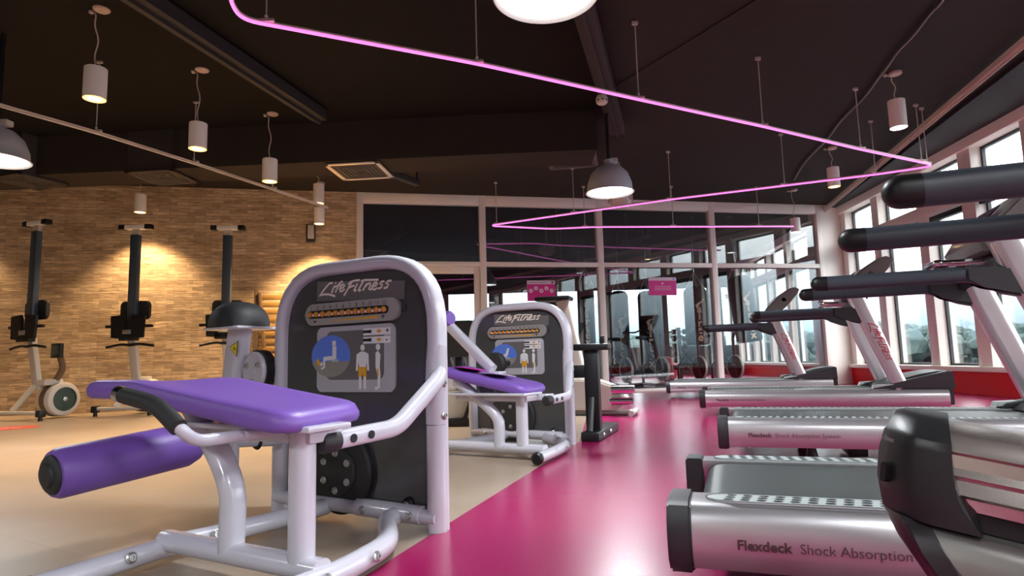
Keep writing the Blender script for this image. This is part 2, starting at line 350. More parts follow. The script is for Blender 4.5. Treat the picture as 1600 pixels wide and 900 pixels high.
# column at the end of the partition
c0 = PL(1284, 412, wa, wd)
b = mb('colwall'); b.prism([(uR+.05, -.02), (uR+.47, -.02), (uR+.47, .35), (uR+.05, .35)], lambda a, c, d: (a, c, d), 0, H); o = b.build('trim_2'); struct(o); o.location = wa; o.rotation_euler = (0, 0, WANG)
# window wall -------------------------------------------------------
uu = lambda px, py: WF.loc(PL(px, py, winP, winD)).x
edges_u = [uu(1316, 331), uu(1362, 309), uu(1430, 272), uu(1501, 236)]
bays = [(-9.2, -7.9), (-7.7, -6.4), (-6.2, -4.9), (-4.7, -3.4), (-3.2, -1.9), (-1.7, -.55)]
bays += [(uu(1317, 331), uu(1357, 311)), (uu(1367, 307), uu(1424, 275)), (uu(1437, 270), uu(1492, 247)), (uu(1510, 222), uu(1588, 188))]
last = bays[-1][1]
while last < 16.2: bays.append((last+.24, last+1.38)); last = bays[-1][1]
def wobj(b, name, parent=None):
    o = b.build(name, parent)
    if not parent: o.location = winP; o.rotation_euler = (0, 0, WF.ang)
    return o
uA, uB = -9.4, last+.3
# v>0 is outside
SG = 1 if WF.loc(Vector((20, 8, 0))).y > 0 else -1
def wb(b, u0, u1, v0, v1, z0, z1, **k): b.box(u0, u1, min(SG*v0, SG*v1), max(SG*v0, SG*v1), z0, z1, **k)
b = mb('redwall'); wb(b, uA, uB, 0, .3, 0, .30); struct(wobj(b, 'wall_right'))
b = mb('colwall'); wb(b, uA, uB, -.05, .32, .30, .37, bev=.01); wb(b, uA, uB, 0, .3, 2.60, 2.76, bev=.006); wb(b, uA, uB, -.02, .3, 3.28, H, bev=.006)
prev = uA
for a, c in bays+[(uB, uB)]:
    wb(b, prev, a, .02, .28, .3, H, bev=.004); prev = c
struct(wobj(b, 'trim_3'))
for i, (a, c) in enumerate(bays):
    n_ += 1
    b = mb('dgrey')
    for z0, z1 in ((.37, 2.60), (2.76, 3.28)):
        for q in ((a, a+.035, z0, z1), (c-.035, c, z0, z1), (a, c, z0, z0+.035), (a, c, z1-.035, z1)): wb(b, q[0], q[1], .16, .2, q[2], q[3])
    o = struct(wobj(b, 'window_%d' % n_))
    b = MB(M['glass']); wb(b, a+.03, c-.03, .175, .185, .4, 2.57); wobj(b, 'pane', o)
    b = MB(M['glass']); wb(b, a+.03, c-.03, .175, .185, 2.79, 3.25); wobj(b, 'pane', o)
    b = mb('black'); wb(b, a+.04, c-.04, .04, .12, 2.49, 2.57, bev=.01); wobj(b, 'roller_blind', o)
# back room shell
b = mb('darkwall'); b.box(-6.1, -6, 9.9, 20, 0, H); b.box(-6, 7.6, 20, 20.1, 0, .9); b.box(-6, 7.6, 20, 20.1, 2.75, H)
for k in range(8): b.box(-6+k*1.75, -5.55+k*1.75, 20, 20.1, .9, 2.75)
struct(b.build('wall_far'))
b = MB(M['glass']); b.box(-6, 7.6, 20.04, 20.05, .9, 2.75); struct(b.build('window_%d' % (n_+1)))
# ceiling bulkhead, tracks, cream beam
band = [G(-300, 232, H), G(0, 215, H), G(500, 190, H), G(930, 169, H)]
poly = [(p.x, p.y) for p in band[1:]]; poly = [(-9.9, 7.6)]+poly; back = [(x, y+.55) for x, y in reversed(poly)]
b = mb('ceil'); b.prism(poly+back, XY, 2.98, H); struct(b.build('trim_4'))
def track(name, P, Q, w, h, m_, z):
    P = Vector(P); Q = Vector(Q); d = (Q-P).normalized(); n = Vector((-d.y, d.x, 0))*w/2; b = mb(m_)
    b.prism([(0, 0), (1, 0), (1, 1), (0, 1)], lambda a, c, e: P+(Q-P)*a+n*(2*c-1)+Vector((0, 0, z+e-P.z)), 0, h)
    b.prism([(0, .42), (1, .42), (1, .58), (0, .58)], lambda a, c, e: P+(Q-P)*a+n*(2*c-1)+Vector((0, 0, z+e-P.z)), -.035, 0)
    return struct(b.build(name))
ext = lambda P, Q, k: P+(P-Q)*k
P, Q = G(200, 0, 3.3), G(500, 192, 3.3); track('trim_5', ext(P, Q, 1.6), Q, .17, .12, 'beam', 3.32)
P, Q = G(905, 0, 3.3), G(952, 167, 3.3); track('trim_6', ext(P, Q, 1.6), ext(Q, P, .45), .17, .12, 'beam', 3.32)
P, Q = G(1285, 335, 3.33), G(1600, 75, 3.33); track('trim_7', P, ext(Q, P, 1.2), .045, .06, 'pinkbeam', 3.36)
P, Q = G(905, 0, H), G(952, 167, H); P2 = ext(P, Q, 1.6); b = mb('ceil_dim')
b.prism([(-9.95, -4.9), (P2.x-1, -4.9), (P2.x, P2.y), (Q.x, Q.y), (1.011, 6.94), (-2.2, 7.13), (-6.19, 7.37), (-9.9, 7.6)], XY, H-.012, H+.01); struct(b.build('trim_10'))  # thin sheet over the same ceiling, left side's dimness painted in its colour
# dark ceiling panels between the beam and the windows
P, Q = G(1283, 337, 3.42), G(1600, 95, 3.42); Q = ext(Q, P, 1.2)
b = mb('ceild'); b.prism([(P.x, P.y), (Q.x, Q.y), (5.6, Q.y), (6.38, 11.7)], XY, 3.42, H+.01); struct(b.build('trim_8'))
b = mb('rubber'); p0, p1 = G(950, 141, H), G(1180, 0, H); b.tube([p0+Vector((0, 0, -.014)), ext(p1, p0, .5)+Vector((0, 0, -.006))], .008, seg=6); struct(b.build('trim_9'))
# ------------------------------------------------------------------ outside
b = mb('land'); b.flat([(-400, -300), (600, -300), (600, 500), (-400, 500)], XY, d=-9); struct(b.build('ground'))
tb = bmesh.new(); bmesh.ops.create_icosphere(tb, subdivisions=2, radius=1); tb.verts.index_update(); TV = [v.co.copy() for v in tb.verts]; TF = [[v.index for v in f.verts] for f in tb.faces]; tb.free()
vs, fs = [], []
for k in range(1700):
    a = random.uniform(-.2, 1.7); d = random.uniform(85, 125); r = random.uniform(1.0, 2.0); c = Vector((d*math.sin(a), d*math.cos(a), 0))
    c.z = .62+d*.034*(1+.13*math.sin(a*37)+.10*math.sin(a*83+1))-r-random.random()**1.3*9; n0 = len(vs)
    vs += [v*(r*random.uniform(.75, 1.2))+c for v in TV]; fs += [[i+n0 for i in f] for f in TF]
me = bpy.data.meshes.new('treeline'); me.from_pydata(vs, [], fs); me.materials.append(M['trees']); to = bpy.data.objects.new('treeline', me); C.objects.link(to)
tag(to, 'haze-tinted green line of distant trees seen through the windows', 'trees', kind='stuff')
# ------------------------------------------------------------------ treadmills
TANG = -math.atan(.35); TW = .82
def make_treadmill(P, label):
    t = thing('treadmill', label, 'treadmill', P, TANG, 'treadmills facing the windows')
    for side in (0, 1):
        fy = (lambda y: y) if side == 0 else (lambda y: TW-y)
        prof = [(.06, .085), (.025, .088), (.004, .12), (-.004, .165), (0, .205), (.012, .236), (.03, .249), (.14, .25), (.14, .225), (.12, .2), (.12, .09)]
        b = mb('silver'); b.prism([(fy(y), z) for y, z in prof], YZ, .058, 2.20)
        rail = b.build('side_rail', t, sharp=40)
        b = mb('dtext'); yy = fy(-.0058)
        f = (lambda a, c, d: (a, yy, c)) if side == 0 else (lambda a, c, d: (2.2-a, yy, c))
        b.text('Flexdeck', .033, lambda a, c, d: f(.165+a, .148+c, 0), bold=.0008, fit=.125); tag(b.build('lettering', rail), 'bold dark Flexdeck lettering'); b = mb('dtext'); b.text('Shock Absorption System', .033, lambda a, c, d: f(.305+a, .148+c, 0), bold=-.0002, fit=.33)
        tag(b.build('lettering', rail), 'thin dark Shock Absorption System lettering')
        b = mb('dgrey'); pc = [(.075, .072), (.03, .074), (-.002, .11), (-.012, .165), (-.008, .21), (.006, .243), (.03, .256), (.145, .257), (.145, .075)]
        b.prism([(fy(y), z) for y, z in pc], YZ, 0, .06, bev=.006); b.build('rear_cap', t)
        b = mb('strip'); y0, y1 = .028, .118
        out = [(.095, .5), (.10, .3), (.12, .1), (.17, 0), (1.72, 0), (1.74, .5), (1.72, 1), (.17, 1), (.12, .9), (.10, .7)]
        b.prism([(x, fy(y0+(y1-y0)*k)) for x, k in out], XY, .2495, .2545)
        b.mi('black')
        for k in range(40):
            for j in range(3):
                x, y = .155+k*.039+(j-1)*.004, y0+.020+j*.025; b.flat([(x+.0125*math.cos(a*PI/4), fy(y+.0085*math.sin(a*PI/4))) for a in range(8)], XY, 'black', .2553)
        b.stroke([(x, fy(y0+(y1-y0)*k)) for x, k in out+[out[0]]], .004, XY, 'black', .2550)
        b.build('grip_strip', t)
        # upright, leaning back towards the user
        y0, y1 = (.02, .115)
        b = mb('silver'); sec = rrect(.13, .095, .035, 4); yc = fy(.068)
        b.sweep([(1.835, yc, .262), (1.80, yc, .34), (1.60, yc, .90), (1.50, yc, 1.19)], sec, up=(1, 0, 0), scale=[1, 1, 1.12, 1.15]); up = b.build('upright', t)
        b = mb('red'); d_ = Vector((-.20, 0, .56)).normalized(); o0 = Vector((1.612, fy(.0125), .895)); dn = -d_; pn = Vector((dn.z, 0, -dn.x))*-1
        for ln in logo_lines(.40):
            b.stroke([(x, y*1.5-.02) for x, y in ln], .0085, lambda a, c, d: o0+dn*a+(Vector((d_.z, 0, -d_.x)))*(c-.01))
        if side == 0: tag(b.build('lettering', up), 'red Life Fitness script lettering')
        else: b.bm.free()
        b = mb('black'); b.lathe([(0, -.004), (.008, -.004), (.008, 0)], (1.785, fy(.018), .33), (0, 1 if side else -1, 0), seg=10); b.build('screw', up)
        # handrail
        b = mb('hgrey'); yc = fy(.06); sec = rrect(.082, .068, .033, 5)
        xs = [.60, .62, .66, 1.30]; ks = [1, 1, 1, 1.0]; zs = [1.003, 1.003, 1.003, 1.008]
        b.sweep([(x, yc, z) for x, z in zip(xs, zs)], sec, up=(0, 0, 1), scale=ks); hr = b.build('handrail', t)
        b = mb('black'); b.sweep([(.555+.042*(1-math.cos(a*PI/12)), yc, 1.003) for a in range(7)]+[(.64, yc, 1.003)], sec, up=(0, 0, 1), scale=[.05]+[1.02*math.sin(a*PI/12) for a in range(1, 7)]+[1.02]); b.build('end_cap', hr)
        b = mb('dgrey'); pb = [(1.302, 1.045), (1.56, 1.035), (1.60, 1.0), (1.675, .885), (1.65, .868), (1.56, .872), (1.47, .895), (1.38, .945), (1.302, .97)]
        b.prism([(x, z) for x, z in pb], XZ, fy(.022), fy(.10), bev=.012); b.build('rail_bracket', t)
    b = mb('belt'); R_ = .055
    pts = [(1.9, .243), (.135, .243)]+[(.125+R_*math.cos(PI/2+a*PI/8), .188+R_*math.sin(PI/2+a*PI/8)) for a in range(1, 9)]+[(.135, .133), (1.9, .133)]
    b.prism(pts, XZ, .150, .670); b.build('belt', t)
    b = mb('black'); b.box(.16, 2.15, .12, .70, .085, .135); b.box(.12, 2.15, .125, .147, .09, .228); b.box(.12, 2.15, .673, .695, .09, .228)
    for x in (.5, 1.9):
        for y in (.12, .66): b.lathe([(0, 0), (.03, 0), (.035, .02), (.02, .09), (0, .09)], (x, y, 0), seg=14)
    b.box(.7, .8, .2, .6, .02, .09, bev=.01); b.build('deck_frame', t)
    b = mb('dgrey'); ph = [(1.66, .252), (1.70, .285), (1.82, .33), (2.0, .385), (2.15, .41), (2.25, .412), (2.27, .39), (2.27, .10), (2.2, .09), (2.2, .252)]
    b.prism(ph, XZ, .13, .69, bev=.012)
    for y in (.02, .69): b.prism([(1.60, .252), (1.64, .285), (1.80, .315), (1.96, .355), (2.2, .41), (2.25, .41), (2.26, .252)], XZ, y, y+.11, bev=.01)
    b.build('motor_hood', t)
    for y in (.012, .708):
        b = mb('strip'); b.prism([(1.585, .255), (1.60, .268), (1.76, .292), (1.76, .30), (1.60, .29)], XZ, y, y+.1, bev=.004); b.build('foot_cover', t)
    # console on a curved neck across the uprights
    b = mb('dgrey'); b.sweep([(1.50, .06, 1.0), (1.52, .15, 1.07), (1.54, .3, 1.10), (1.54, .52, 1.10), (1.52, .67, 1.07), (1.50, .76, 1.0)], rrect(.09, .10, .035, 4), up=(0, 0, 1)); b.build('crossbar', t)
    b = mb('console'); pcs = [(1.40, 1.19), (1.45, 1.27), (1.60, 1.42), (1.74, 1.51), (1.82, 1.53), (1.88, 1.50), (1.86, 1.44), (1.72, 1.28), (1.60, 1.17), (1.50, 1.13), (1.42, 1.14)]
    b.prism(pcs, XZ, .10, .72, bev=.02); cn = b.build('console', t)
    b = mb('black'); e1 = Vector((.15, 0, .15)).normalized(); o0 = Vector((1.455, 0, 1.286))
    b.prism(rrect(.13, .34, .02), lambda a, c, d: o0+e1*(a+.10)+Vector((-.7, 0, .7))*(d+.004)+Vector((0, .41+c, 0)), 0, .006); b.build('display', cn)
    b = mb('black'); b.lathe([(0, -.008), (.022, -.006), (.028, 0), (0, 0)], (1.67, .10, 1.36), (0, -1, 0), seg=16); b.build('button', cn)
    b = mb('chrome')
    b.tube([(1.46, .27, 1.10), (1.30, .27, 1.10), (1.25, .30, 1.11), (1.25, .52, 1.11), (1.30, .55, 1.10), (1.46, .55, 1.10)], .018, fil=.05); b.build('pulse_grip', t)
    b = mb('dgrey'); b.prism([(1.50, 1.08), (1.62, 1.06), (1.72, 1.24), (1.52, 1.18)], XZ, .3, .52, bev=.01); b.build('console_neck', t)
    return t
P1 = G(1040, 785, .25); P2 = G(1120, 654, .25); P3 = G(1092, 611, .25); P4 = Vector((2.205, 9.245, .25))
for P in (P1, P2, P3, P4): P.z = 0
tm = make_treadmill(P1, 'nearest silver treadmill in the row, its ribbed belt deck cut off by the frame edge')
dup(tm, P2, TANG, 'second nearest silver treadmill, between the frontmost deck and the black-capped pair behind')
dup(tm, P3, TANG, 'third silver treadmill from the front, with full side rail ending by the red wall')
dup(tm, P4, TANG, 'farthest silver treadmill, small, standing closest to the glass partition')
# ------------------------------------------------------------------ machine rail in the near right corner
def near_machine():
    # long axis from the capped end towards the right of the picture, nearer the camera and dropping
    A = W(1433, 684, .95); vp = ray(-617, 302).normalized(); ax = -vp                       # towards lower right
    side = ax.cross(Vector((0, 0, 1))).normalized(); 
    if side.y > 0: side = -side                                                             # towards the camera
    upv = side.cross(ax).normalized()
    if upv.z < 0: upv = -upv
    base = Vector((A.x+.3, A.y+.1, 0))
    t = thing('exercise_machine', 'close silver ribbed machine rail with a large black end cap in the lower right corner', 'exercise machine', base, 0)
    f = lambda a, c, d: A-base+ax*d+side*a+upv*(c*.82 if c < 0 else c)
    k = .95/980
    # section (towards camera, up): from the top back over the ribs down to the slot
    prof = [(-.16, .022), (-.06, .024), (-.012, .014), (0, -.002), (.003, -.012), (-.004, -.018), (-.002, -.040), (.004, -.052), (.0, -.060), (.006, -.072), (.010, -.082), (.004, -.088), (.0, -.108), (-.03, -.11), (-.16, -.11)]
    b = mb('alu'); b.prism(prof, f, .028, 1.3); b.build('ribbed_rail', t, sharp=25)
    b = mb('black'); b.prism([(-.15, -.108), (-.012, -.108), (-.010, -.142), (-.15, -.142)], f, .03, 1.3); b.build('slot', t)
    M['nearbody'] = mat('graphite_paint', (.26, .245, .23), .32, metal=.8, coat=.3); M['plum'] = mat('dark_cap_plastic', (.016, .012, .014), .35); M['capdark'] = mat('charcoal_cap_plastic', (.012, .012, .013), .4, bump=500, bstr=.04)
    # end cap: black moulding, its end rounded and curving under towards the floor
    def cap(name, sec, d0, d1, m_, sharp=40):
        b = mb(m_); V = []
        for q, s_ in ((0, .38), (.16, .66), (.40, .95), (.52, 1.0), (1, 1.0)):
            ring = []
            for a, c in sec:
                e0, e1 = d0(c), d1(c); A_ = -.08+(a+.08)*s_
                ring.append(b.bm.verts.new(f(A_, c if q else c-.004*(c > 0), e0+(e1-e0)*q)))
            V.append(ring)
        for R1, R2 in zip(V, V[1:]):
            for j in range(len(sec)): b.face([R1[j], R1[(j+1) % len(sec)], R2[(j+1) % len(sec)], R2[j]])
        b.face(V[0]); b.face(V[-1]); return b.build(name, t, sharp=sharp)
    def lerp(tab):
        def g(c):
            if c >= tab[0][0]: return tab[0][1]
            for (c0, v0), (c1, v1) in zip(tab, tab[1:]):
                if c >= c1: return v0+(v1-v0)*(c0-c)/(c0-c1)
            return tab[-1][1]
        return g
    E0 = lerp([(.04, -.030), (.02, -.038), (0, -.045), (-.04, -.050), (-.09, -.048), (-.143, -.036), (-.19, -.012), (-.25, .030), (-.33, .105), (-.40, .19), (-.46, .30)])
    E1 = lerp([(.04, .034), (0, .042), (-.05, .046), (-.10, .058), (-.143, .088)])
    def ring(z0, z1, x0, x1, n): return [(x0+(x1-x0)*k/n, z0+(z1-z0)*k/n) for k in range(n)]
    pc = [(-.17, .03), (-.06, .032), (-.015, .024), (.004, .006)]+ring(.0, -.143, .010, .017, 8)+[(.017, -.143), (-.17, -.143)]
    cap('end_cap', pc, E0, E1, 'capdark')
    pd = [(-.16, -.144), (.004, -.144), (.018, -.152), (.026, -.17), (.030, -.19), (.033, -.22), (.034, -.25), (.030, -.29), (.026, -.33), (.015, -.365), (.004, -.40), (-.04, -.45), (-.16, -.46)]
    cap('lower_cap', pd, E0, lambda c: E0(c)+.062, 'plum')
    b = mb('nearbody'); V = []
    pl2 = [(a-.006, c) for a, c in pd]
    for k, (lo, hi) in enumerate(((0, None), (1, None))): V.append([b.bm.verts.new(f(a, c, E0(c)+.05 if k == 0 else 1.3)) for a, c in pl2])
    for j in range(len(pl2)): b.face([V[0][j], V[0][(j+1) % len(pl2)], V[1][(j+1) % len(pl2)], V[1][j]])
    b.face(V[0]); b.face(V[1]); b.build('lower_body', t, sharp=40)
    cN = (side*.72-ax*.69).normalized(); cT = (side*.69+ax*.72).normalized(); o1 = f(-.022, -.075, -.028)
    b = mb('black'); b.prism(rrect(.010, .030, .0049), lambda a, c, d: o1+cT*a+upv*c+cN*d, -.02, .016); b.build('hole', t)
    o2 = f(-.030, -.018, -.034); b = mb('decal'); b.text('Life Fitness', .011, lambda a, c, d: o2+cT*(a-.012)+upv*c+cN*.012, shear=.3, fit=.030); b.build('lettering', t)
    b = mb('black'); p = f(-.10, -.44, .35); q = f(-.10, -.44, 1.1); b.tube([p, (p.x, p.y, .01-base.z)], .03); b.tube([q, (q.x, q.y, .01)], .03) if q.z > .03 else None; b.build('foot', t)
    return t
near_machine()
# ------------------------------------------------------------------ circuit strength machines
def pad(b, outline, top, thick, m=None, edge=.025):
    """outline(k)->(x,y) for k in 0..1 closed; top(x,y)->z."""
    n = 56; mi = b.mi(m); pts = [Vector(outline(k/n)) for k in range(n)]; c = sum(pts, Vector((0, 0)))/n; rings = []
    for s_, dz in ((.2, 0), (.4, 0), (.6, 0), (.75, 0), (.86, -.001), (.93, -.004), (.975, -.012), (1.0, -.03), (1.0, -thick+.02), (.985, -thick+.006), (.95, -thick), (.5, -thick)):
        rings.append([b.bm.verts.new((c.x+(p.x-c.x)*s_, c.y+(p.y-c.y)*s_, top(c.x+(p.x-c.x)*s_, c.y+(p.y-c.y)*s_)+dz)) for p in pts])
    for A, B in zip(rings, rings[1:]):
        for j in range(n): b.face([A[j], A[(j+1) % n], B[(j+1) % n], B[j]], mi)
    b.face(rings[0], mi); b.face(rings[-1], mi)
def rr_outline(x0, x1, y0, y1, r):
    pl = [(x+(x0+x1)/2, y+(y0+y1)/2) for x, y in rrect(x1-x0, y1-y0, r, 8)]
    L = [0]
    for i in range(len(pl)): L.append(L[-1]+math.dist(pl[i], pl[(i+1) % len(pl)]))
    def f(t):
        s_ = t*L[-1]
        for i in range(len(pl)):
            if s_ <= L[i+1]: k = (s_-L[i])/max(1e-9, L[i+1]-L[i]); a, c = pl[i], pl[(i+1) % len(pl)]; return (a[0]+(c[0]-a[0])*k, a[1]+(c[1]-a[1])*k)
        return pl[0]
    return f
def bolt(b, p, ax, r=.013, m='steel'):
    ax = Vector(ax).normalized(); b.lathe([(r*1.25, 0), (r*1.25, .003), (r*.8, .006), (r*.75, .010), (r*.4, .010), (r*.35, .006), (0, .006)], p, ax, m, seg=12)
MF = Fr(G(430, 795), G(684, 830)); _a2 = math.radians(-30.5); _b2 = G(895, 694); MF2 = Fr((_b2.x-.893*math.cos(_a2), _b2.y-.893*math.sin(_a2)), ang=_a2)
def poly_outline(P, r):
    n = len(P); Q = [((P[0][0]+P[-1][0])/2, (P[0][1]+P[-1][1])/2, 0)]+[(x, y, 0) for x, y in P]+[((P[0][0]+P[-1][0])/2, (P[0][1]+P[-1][1])/2, 0)]
    pl = [(p.x, p.y) for p in fillet(Q, r, 8)][:-1]; L = [0]
    for i in range(len(pl)): L.append(L[-1]+math.dist(pl[i], pl[(i+1) % len(pl)]))
    def f(t):
        s_ = t*L[-1]
        for i in range(len(pl)):
            if s_ <= L[i+1]: k = (s_-L[i])/max(1e-9, L[i+1]-L[i]); a, c = pl[i], pl[(i+1) % len(pl)]; return (a[0]+(c[0]-a[0])*k, a[1]+(c[1]-a[1])*k)
        return pl[0]
    return f
def arch(hw, top, r, c=.465, z0=0):
    return fillet([(c-hw, 0, z0), (c-hw, 0, top), (c+hw, 0, top), (c+hw, 0, z0)], r, 10)
def make_machine(kind, FRM, label):
    t = thing('strength_machine', label, 'strength machine', FRM.A, FRM.ang, 'circuit strength machines'); du, dz, dr = (0, 0, 1) if kind == 'extension' else (.08, .045, 1.15)
    b = mb('white'); b.sweep(arch(.437, 1.03, .27), rrect(.058, .13, .024, 4), up=(0, 1, 0)) if False else None
    # shroud frame: oval section swept around the arch
    path = arch(.424, 1.028, .28, c=.453); sec = rrect(.085, .056, .024, 4)
    b.sweep([(p.x, .012, p.z) for p in path], sec, up=(0, 1, 0)); b.build('shroud_frame', t, sharp=50)
    for s_, x in ((0, .03), (1, .876)):
        b = mb('white'); b.tube([(x, .0, 0), (x, .0, .385)], .037, seg=24); b.tube([(x, .0, .388), (x, .0, .56), (x, .004, .62), (x, .012, .68)], .0388, seg=24) if s_ else None
        q = b.build('frame_post', t)
        if s_:
            for z in (.42, .54): b = MB(M['steel']); bolt(b, (x+.037, .0, z), (1, 0, 0), .013); b.build('bolt', q)
    b = mb('panel'); ol = [(p.x, p.z) for p in arch(.400, 1.005, .255, c=.453, z0=.055)]; b.prism(ol, XZ, .008, .075, bev=.004); pn = b.build('panel', t, sharp=40)
    b = mb('white'); b.tube([(0.03, -.015, .06), (.89, -.015, .05)], .028, seg=18)
    for x0, x1 in ((.12, .20), (.50, .82)): b.tube([(x0, -.015, .058), (x1, -.015, .054)], .034, seg=18)
    cb = b.build('base_tube', t)
    for x in (.17, .55, .78): b = MB(M['steel']); bolt(b, (x, -.048, .056), (0, -1, 0), .013); b.build('bolt', cb)
    pz = lambda px, py: MF.atv(px, py, 0.0)
    PP = lambda px, py: (lambda q: (q.x, q.z))(pz(px, py))
    yd = .004
    fp = lambda a, c, d: (a, yd-d, c)
    # script logo
    b = mb('logo'); q0 = PP(497, 462); b.mi('decald')
    b.flat([PP(495, 440), PP(632, 438), PP(631, 467), PP(494, 471)], fp, 'decald', .0002)
    for ln in logo_lines(.41): b.stroke([(q0[0]+x, q0[1]-.004+y*1.1) for x, y in ln], .0085, fp, 'logo', .0012)
    tag(b.build('lettering', pn), 'cream Life Fitness script lettering')
    # resistance dial
    xl, xr = PP(480, 490)[0], PP(627, 487)[0]; zc = .834; hh = .046; L_ = xr-xl
    b = mb('dialsilver'); b.prism([(xl+L_/2+a, zc+c) for a, c in rrect(L_, hh*2, hh-.001, 8)], XZ, -.014, .01, bev=.004)
    b.prism([(xl-.012, zc-.012), (xl+.02, zc-.012), (xl+.02, zc+.014), (xl-.012, zc+.014)], XZ, .0, .01, 'dgrey'); b.prism([(xr-.02, zc-.012), (xr+.022, zc-.012), (xr+.022, zc+.014), (xr-.02, zc+.014)], XZ, .0, .01, 'dgrey')
    dl = b.build('resistance_dial', pn)
    b = mb('black'); b.prism([(xl+.248+a, zc+c) for a, c in rrect(.452, .034, .016, 6)], XZ, -.0155, -.010); b.prism([(xl+.248+a, zc-.002+c) for a, c in rrect(.43, .012, .005, 3)], XZ, -.017, -.012, 'logo'); b.build('slot', dl)
    for k in range(12):
        b = mb('amber'); b.ball((xl+.038+k*.0375, -.018, zc), .0125, seg=12); b.build('bead', dl)
    fd = lambda a, c, d: (a, -.0150-d, c)
    b = mb('dtext')
    for k in range(12): b.text(str(k+1), .024, lambda a, c, d, k=k: fd(xl+.042+k*.0372+a, zc+.021+c, 0), align='CENTER')
    b.text('-', .05, lambda a, c, d: fd(xl+.055+a, zc-.041+c, 0), bold=.002); b.text('+', .035, lambda a, c, d: fd(xl+.435+a, zc-.040+c, 0), bold=.001)
    b.flat([(xl+.15, zc-.030), (xl+.42, zc-.024), (xl+.42, zc-.034), (xl+.15, zc-.032)], fd, 'orange'); b.build('dial_marking', dl)
    # instruction placard
    x0, z0 = PP(495, 611); x1, z1 = PP(617, 514); z0 = .505; z1 = .778
    b = mb('decal'); b.prism([((x0+x1)/2+a, (z0+z1)/2+c) for a, c in rrect(x1-x0, z1-z0, .03, 6)], XZ, -.001, .01); 
    ax, az = x0+.055, z0+.05; bx, bz = x1-.055, z1-.02
    fq = lambda a, c, d: (a, -.0013-d*.6, c)
    b.flat([((ax+bx)/2+a, (az+bz)/2+c) for a, c in rrect(bx-ax, bz-az, .03, 6)], fq, 'decald', .0002)
    cx, cz = x0+.082, z0+.150; r = .113; rz = .088
    b.flat([(cx+r*math.cos(a*PI/24), cz+rz*math.sin(a*PI/24)) for a in range(48)], fq, 'dblue', .0010)
    b.flat([(cx+r*math.cos(a*PI/24), cz+rz*math.sin(a*PI/24)) for a in range(26, 47)], fq, 'dsand', .0018)
    def fig(pts, w, m_='dwhite', d=.003):
        b.stroke([(cx+x*r, cz+y*rz) for x, y in pts], w*rz, fq, m_, d)
    if kind == 'extension':
        fig([(.18, .72), (.18, .5)], .24); fig([(.20, .48), (.20, .15), (.20, -.15)], .26); fig([(.22, -.08), (-.3, -.12)], .2); fig([(-.32, -.05), (-.32, -.55)], .13); fig([(-.34, -.55), (-.48, -.6)], .1); fig([(.05, -.22), (.42, -.22)], .1, 'strip', .0036); fig([(-.70, -.15), (-.55, -.42)], .18, 'orange', .0036); fig([(-.4, -.33), (-.52, -.42)], .14, 'dwhite', .0036)
    else:
        fig([(.33, .62), (.33, .42)], .22); fig([(.30, .42), (.18, -.05)], .26); fig([(.20, -.08), (-.75, -.14)], .18); fig([(.25, .2), (-.1, -.02)], .1); fig([(.5, -.25), (-.2, -.25)], .08, 'strip', .0036)
    def man(x, w, legs):
        zt = z0+.180; s_ = .018
        b.flat([(x+.012*math.cos(a*PI/6), zt+.013*math.sin(a*PI/6)) for a in range(12)], fq, 'dwhite', .0022)
        if legs == 2:
            b.flat([(x-w, zt-0.0250), (x-.008, zt-0.0156), (x+.008, zt-0.0156), (x+w, zt-0.0250), (x+w*.62, zt-0.0780), (x-w*.62, zt-0.0780)], fq, 'dwhite', .0022)
            for s2 in (-1, 1): b.stroke([(x+s2*w*.9, zt-0.0273), (x+s2*w*1.02, zt-0.0936)], .011, fq, 'dwhite', .0026); b.stroke([(x+s2*w*.42, zt-0.1170), (x+s2*w*.40, zt-0.1599), (x+s2*w*.6, zt-0.1654)], .014, fq, 'dwhite', .0026)
            b.flat([(x-w*.72, zt-0.0780), (x+w*.72, zt-0.0780), (x+w*.75, zt-0.1186), (x+.003, zt-0.1170), (x, zt-0.0975), (x-.003, zt-0.1170), (x-w*.75, zt-0.1186)], fq, 'orange', .0030)
        else:
            b.flat([(x-w*.5, zt-0.0234), (x, zt-0.0140), (x+w*.5, zt-0.0312), (x+w*.35, zt-0.0780), (x+w*.5, zt-0.1170), (x-w*.05, zt-0.1170), (x-w*.5, zt-0.0780)], fq, 'dwhite', .0022); b.stroke([(x+w*.2, zt-0.1170), (x+w*.15, zt-0.1599), (x-w*.6, zt-0.1661)], .014, fq, 'dwhite', .0026); b.stroke([(x-.001, zt-0.0858), (x, zt-0.1170)], .008, fq, 'orange', .0030)
    man(x0+.262, .030, 2); man(x0+.345, .026, 1)
    for k in (0, 1):
        zz = z1-.044-k*.034; b.flat([(x1-.165, zz), (x1-.02, zz), (x1-.02, zz+.028), (x1-.165, zz+.028)], fq, 'dwhite', .0022)
        b.flat([(x1-.155, zz+.010), (x1-.12, zz+.008), (x1-.12, zz+.022), (x1-.155, zz+.020)], fq, 'black', .0030); b.stroke([(x1-.165, zz+.015), (x1-.15, zz+.015)], .012, fq, 'black', .0030)
        b.flat([(x1-.095, zz+.015), (x1-.08, zz+.006), (x1-.065, zz+.015), (x1-.08, zz+.024)], fq, 'orange', .0030)
        b.text('+' if k == 0 else '-', .03, lambda a, c, d: fq(x1-.045+a, zz+.006+c, .0030), 'black', bold=.001)
    b.build('placard', pn)
    # hydraulic disc
    qx, qz = .392, .188
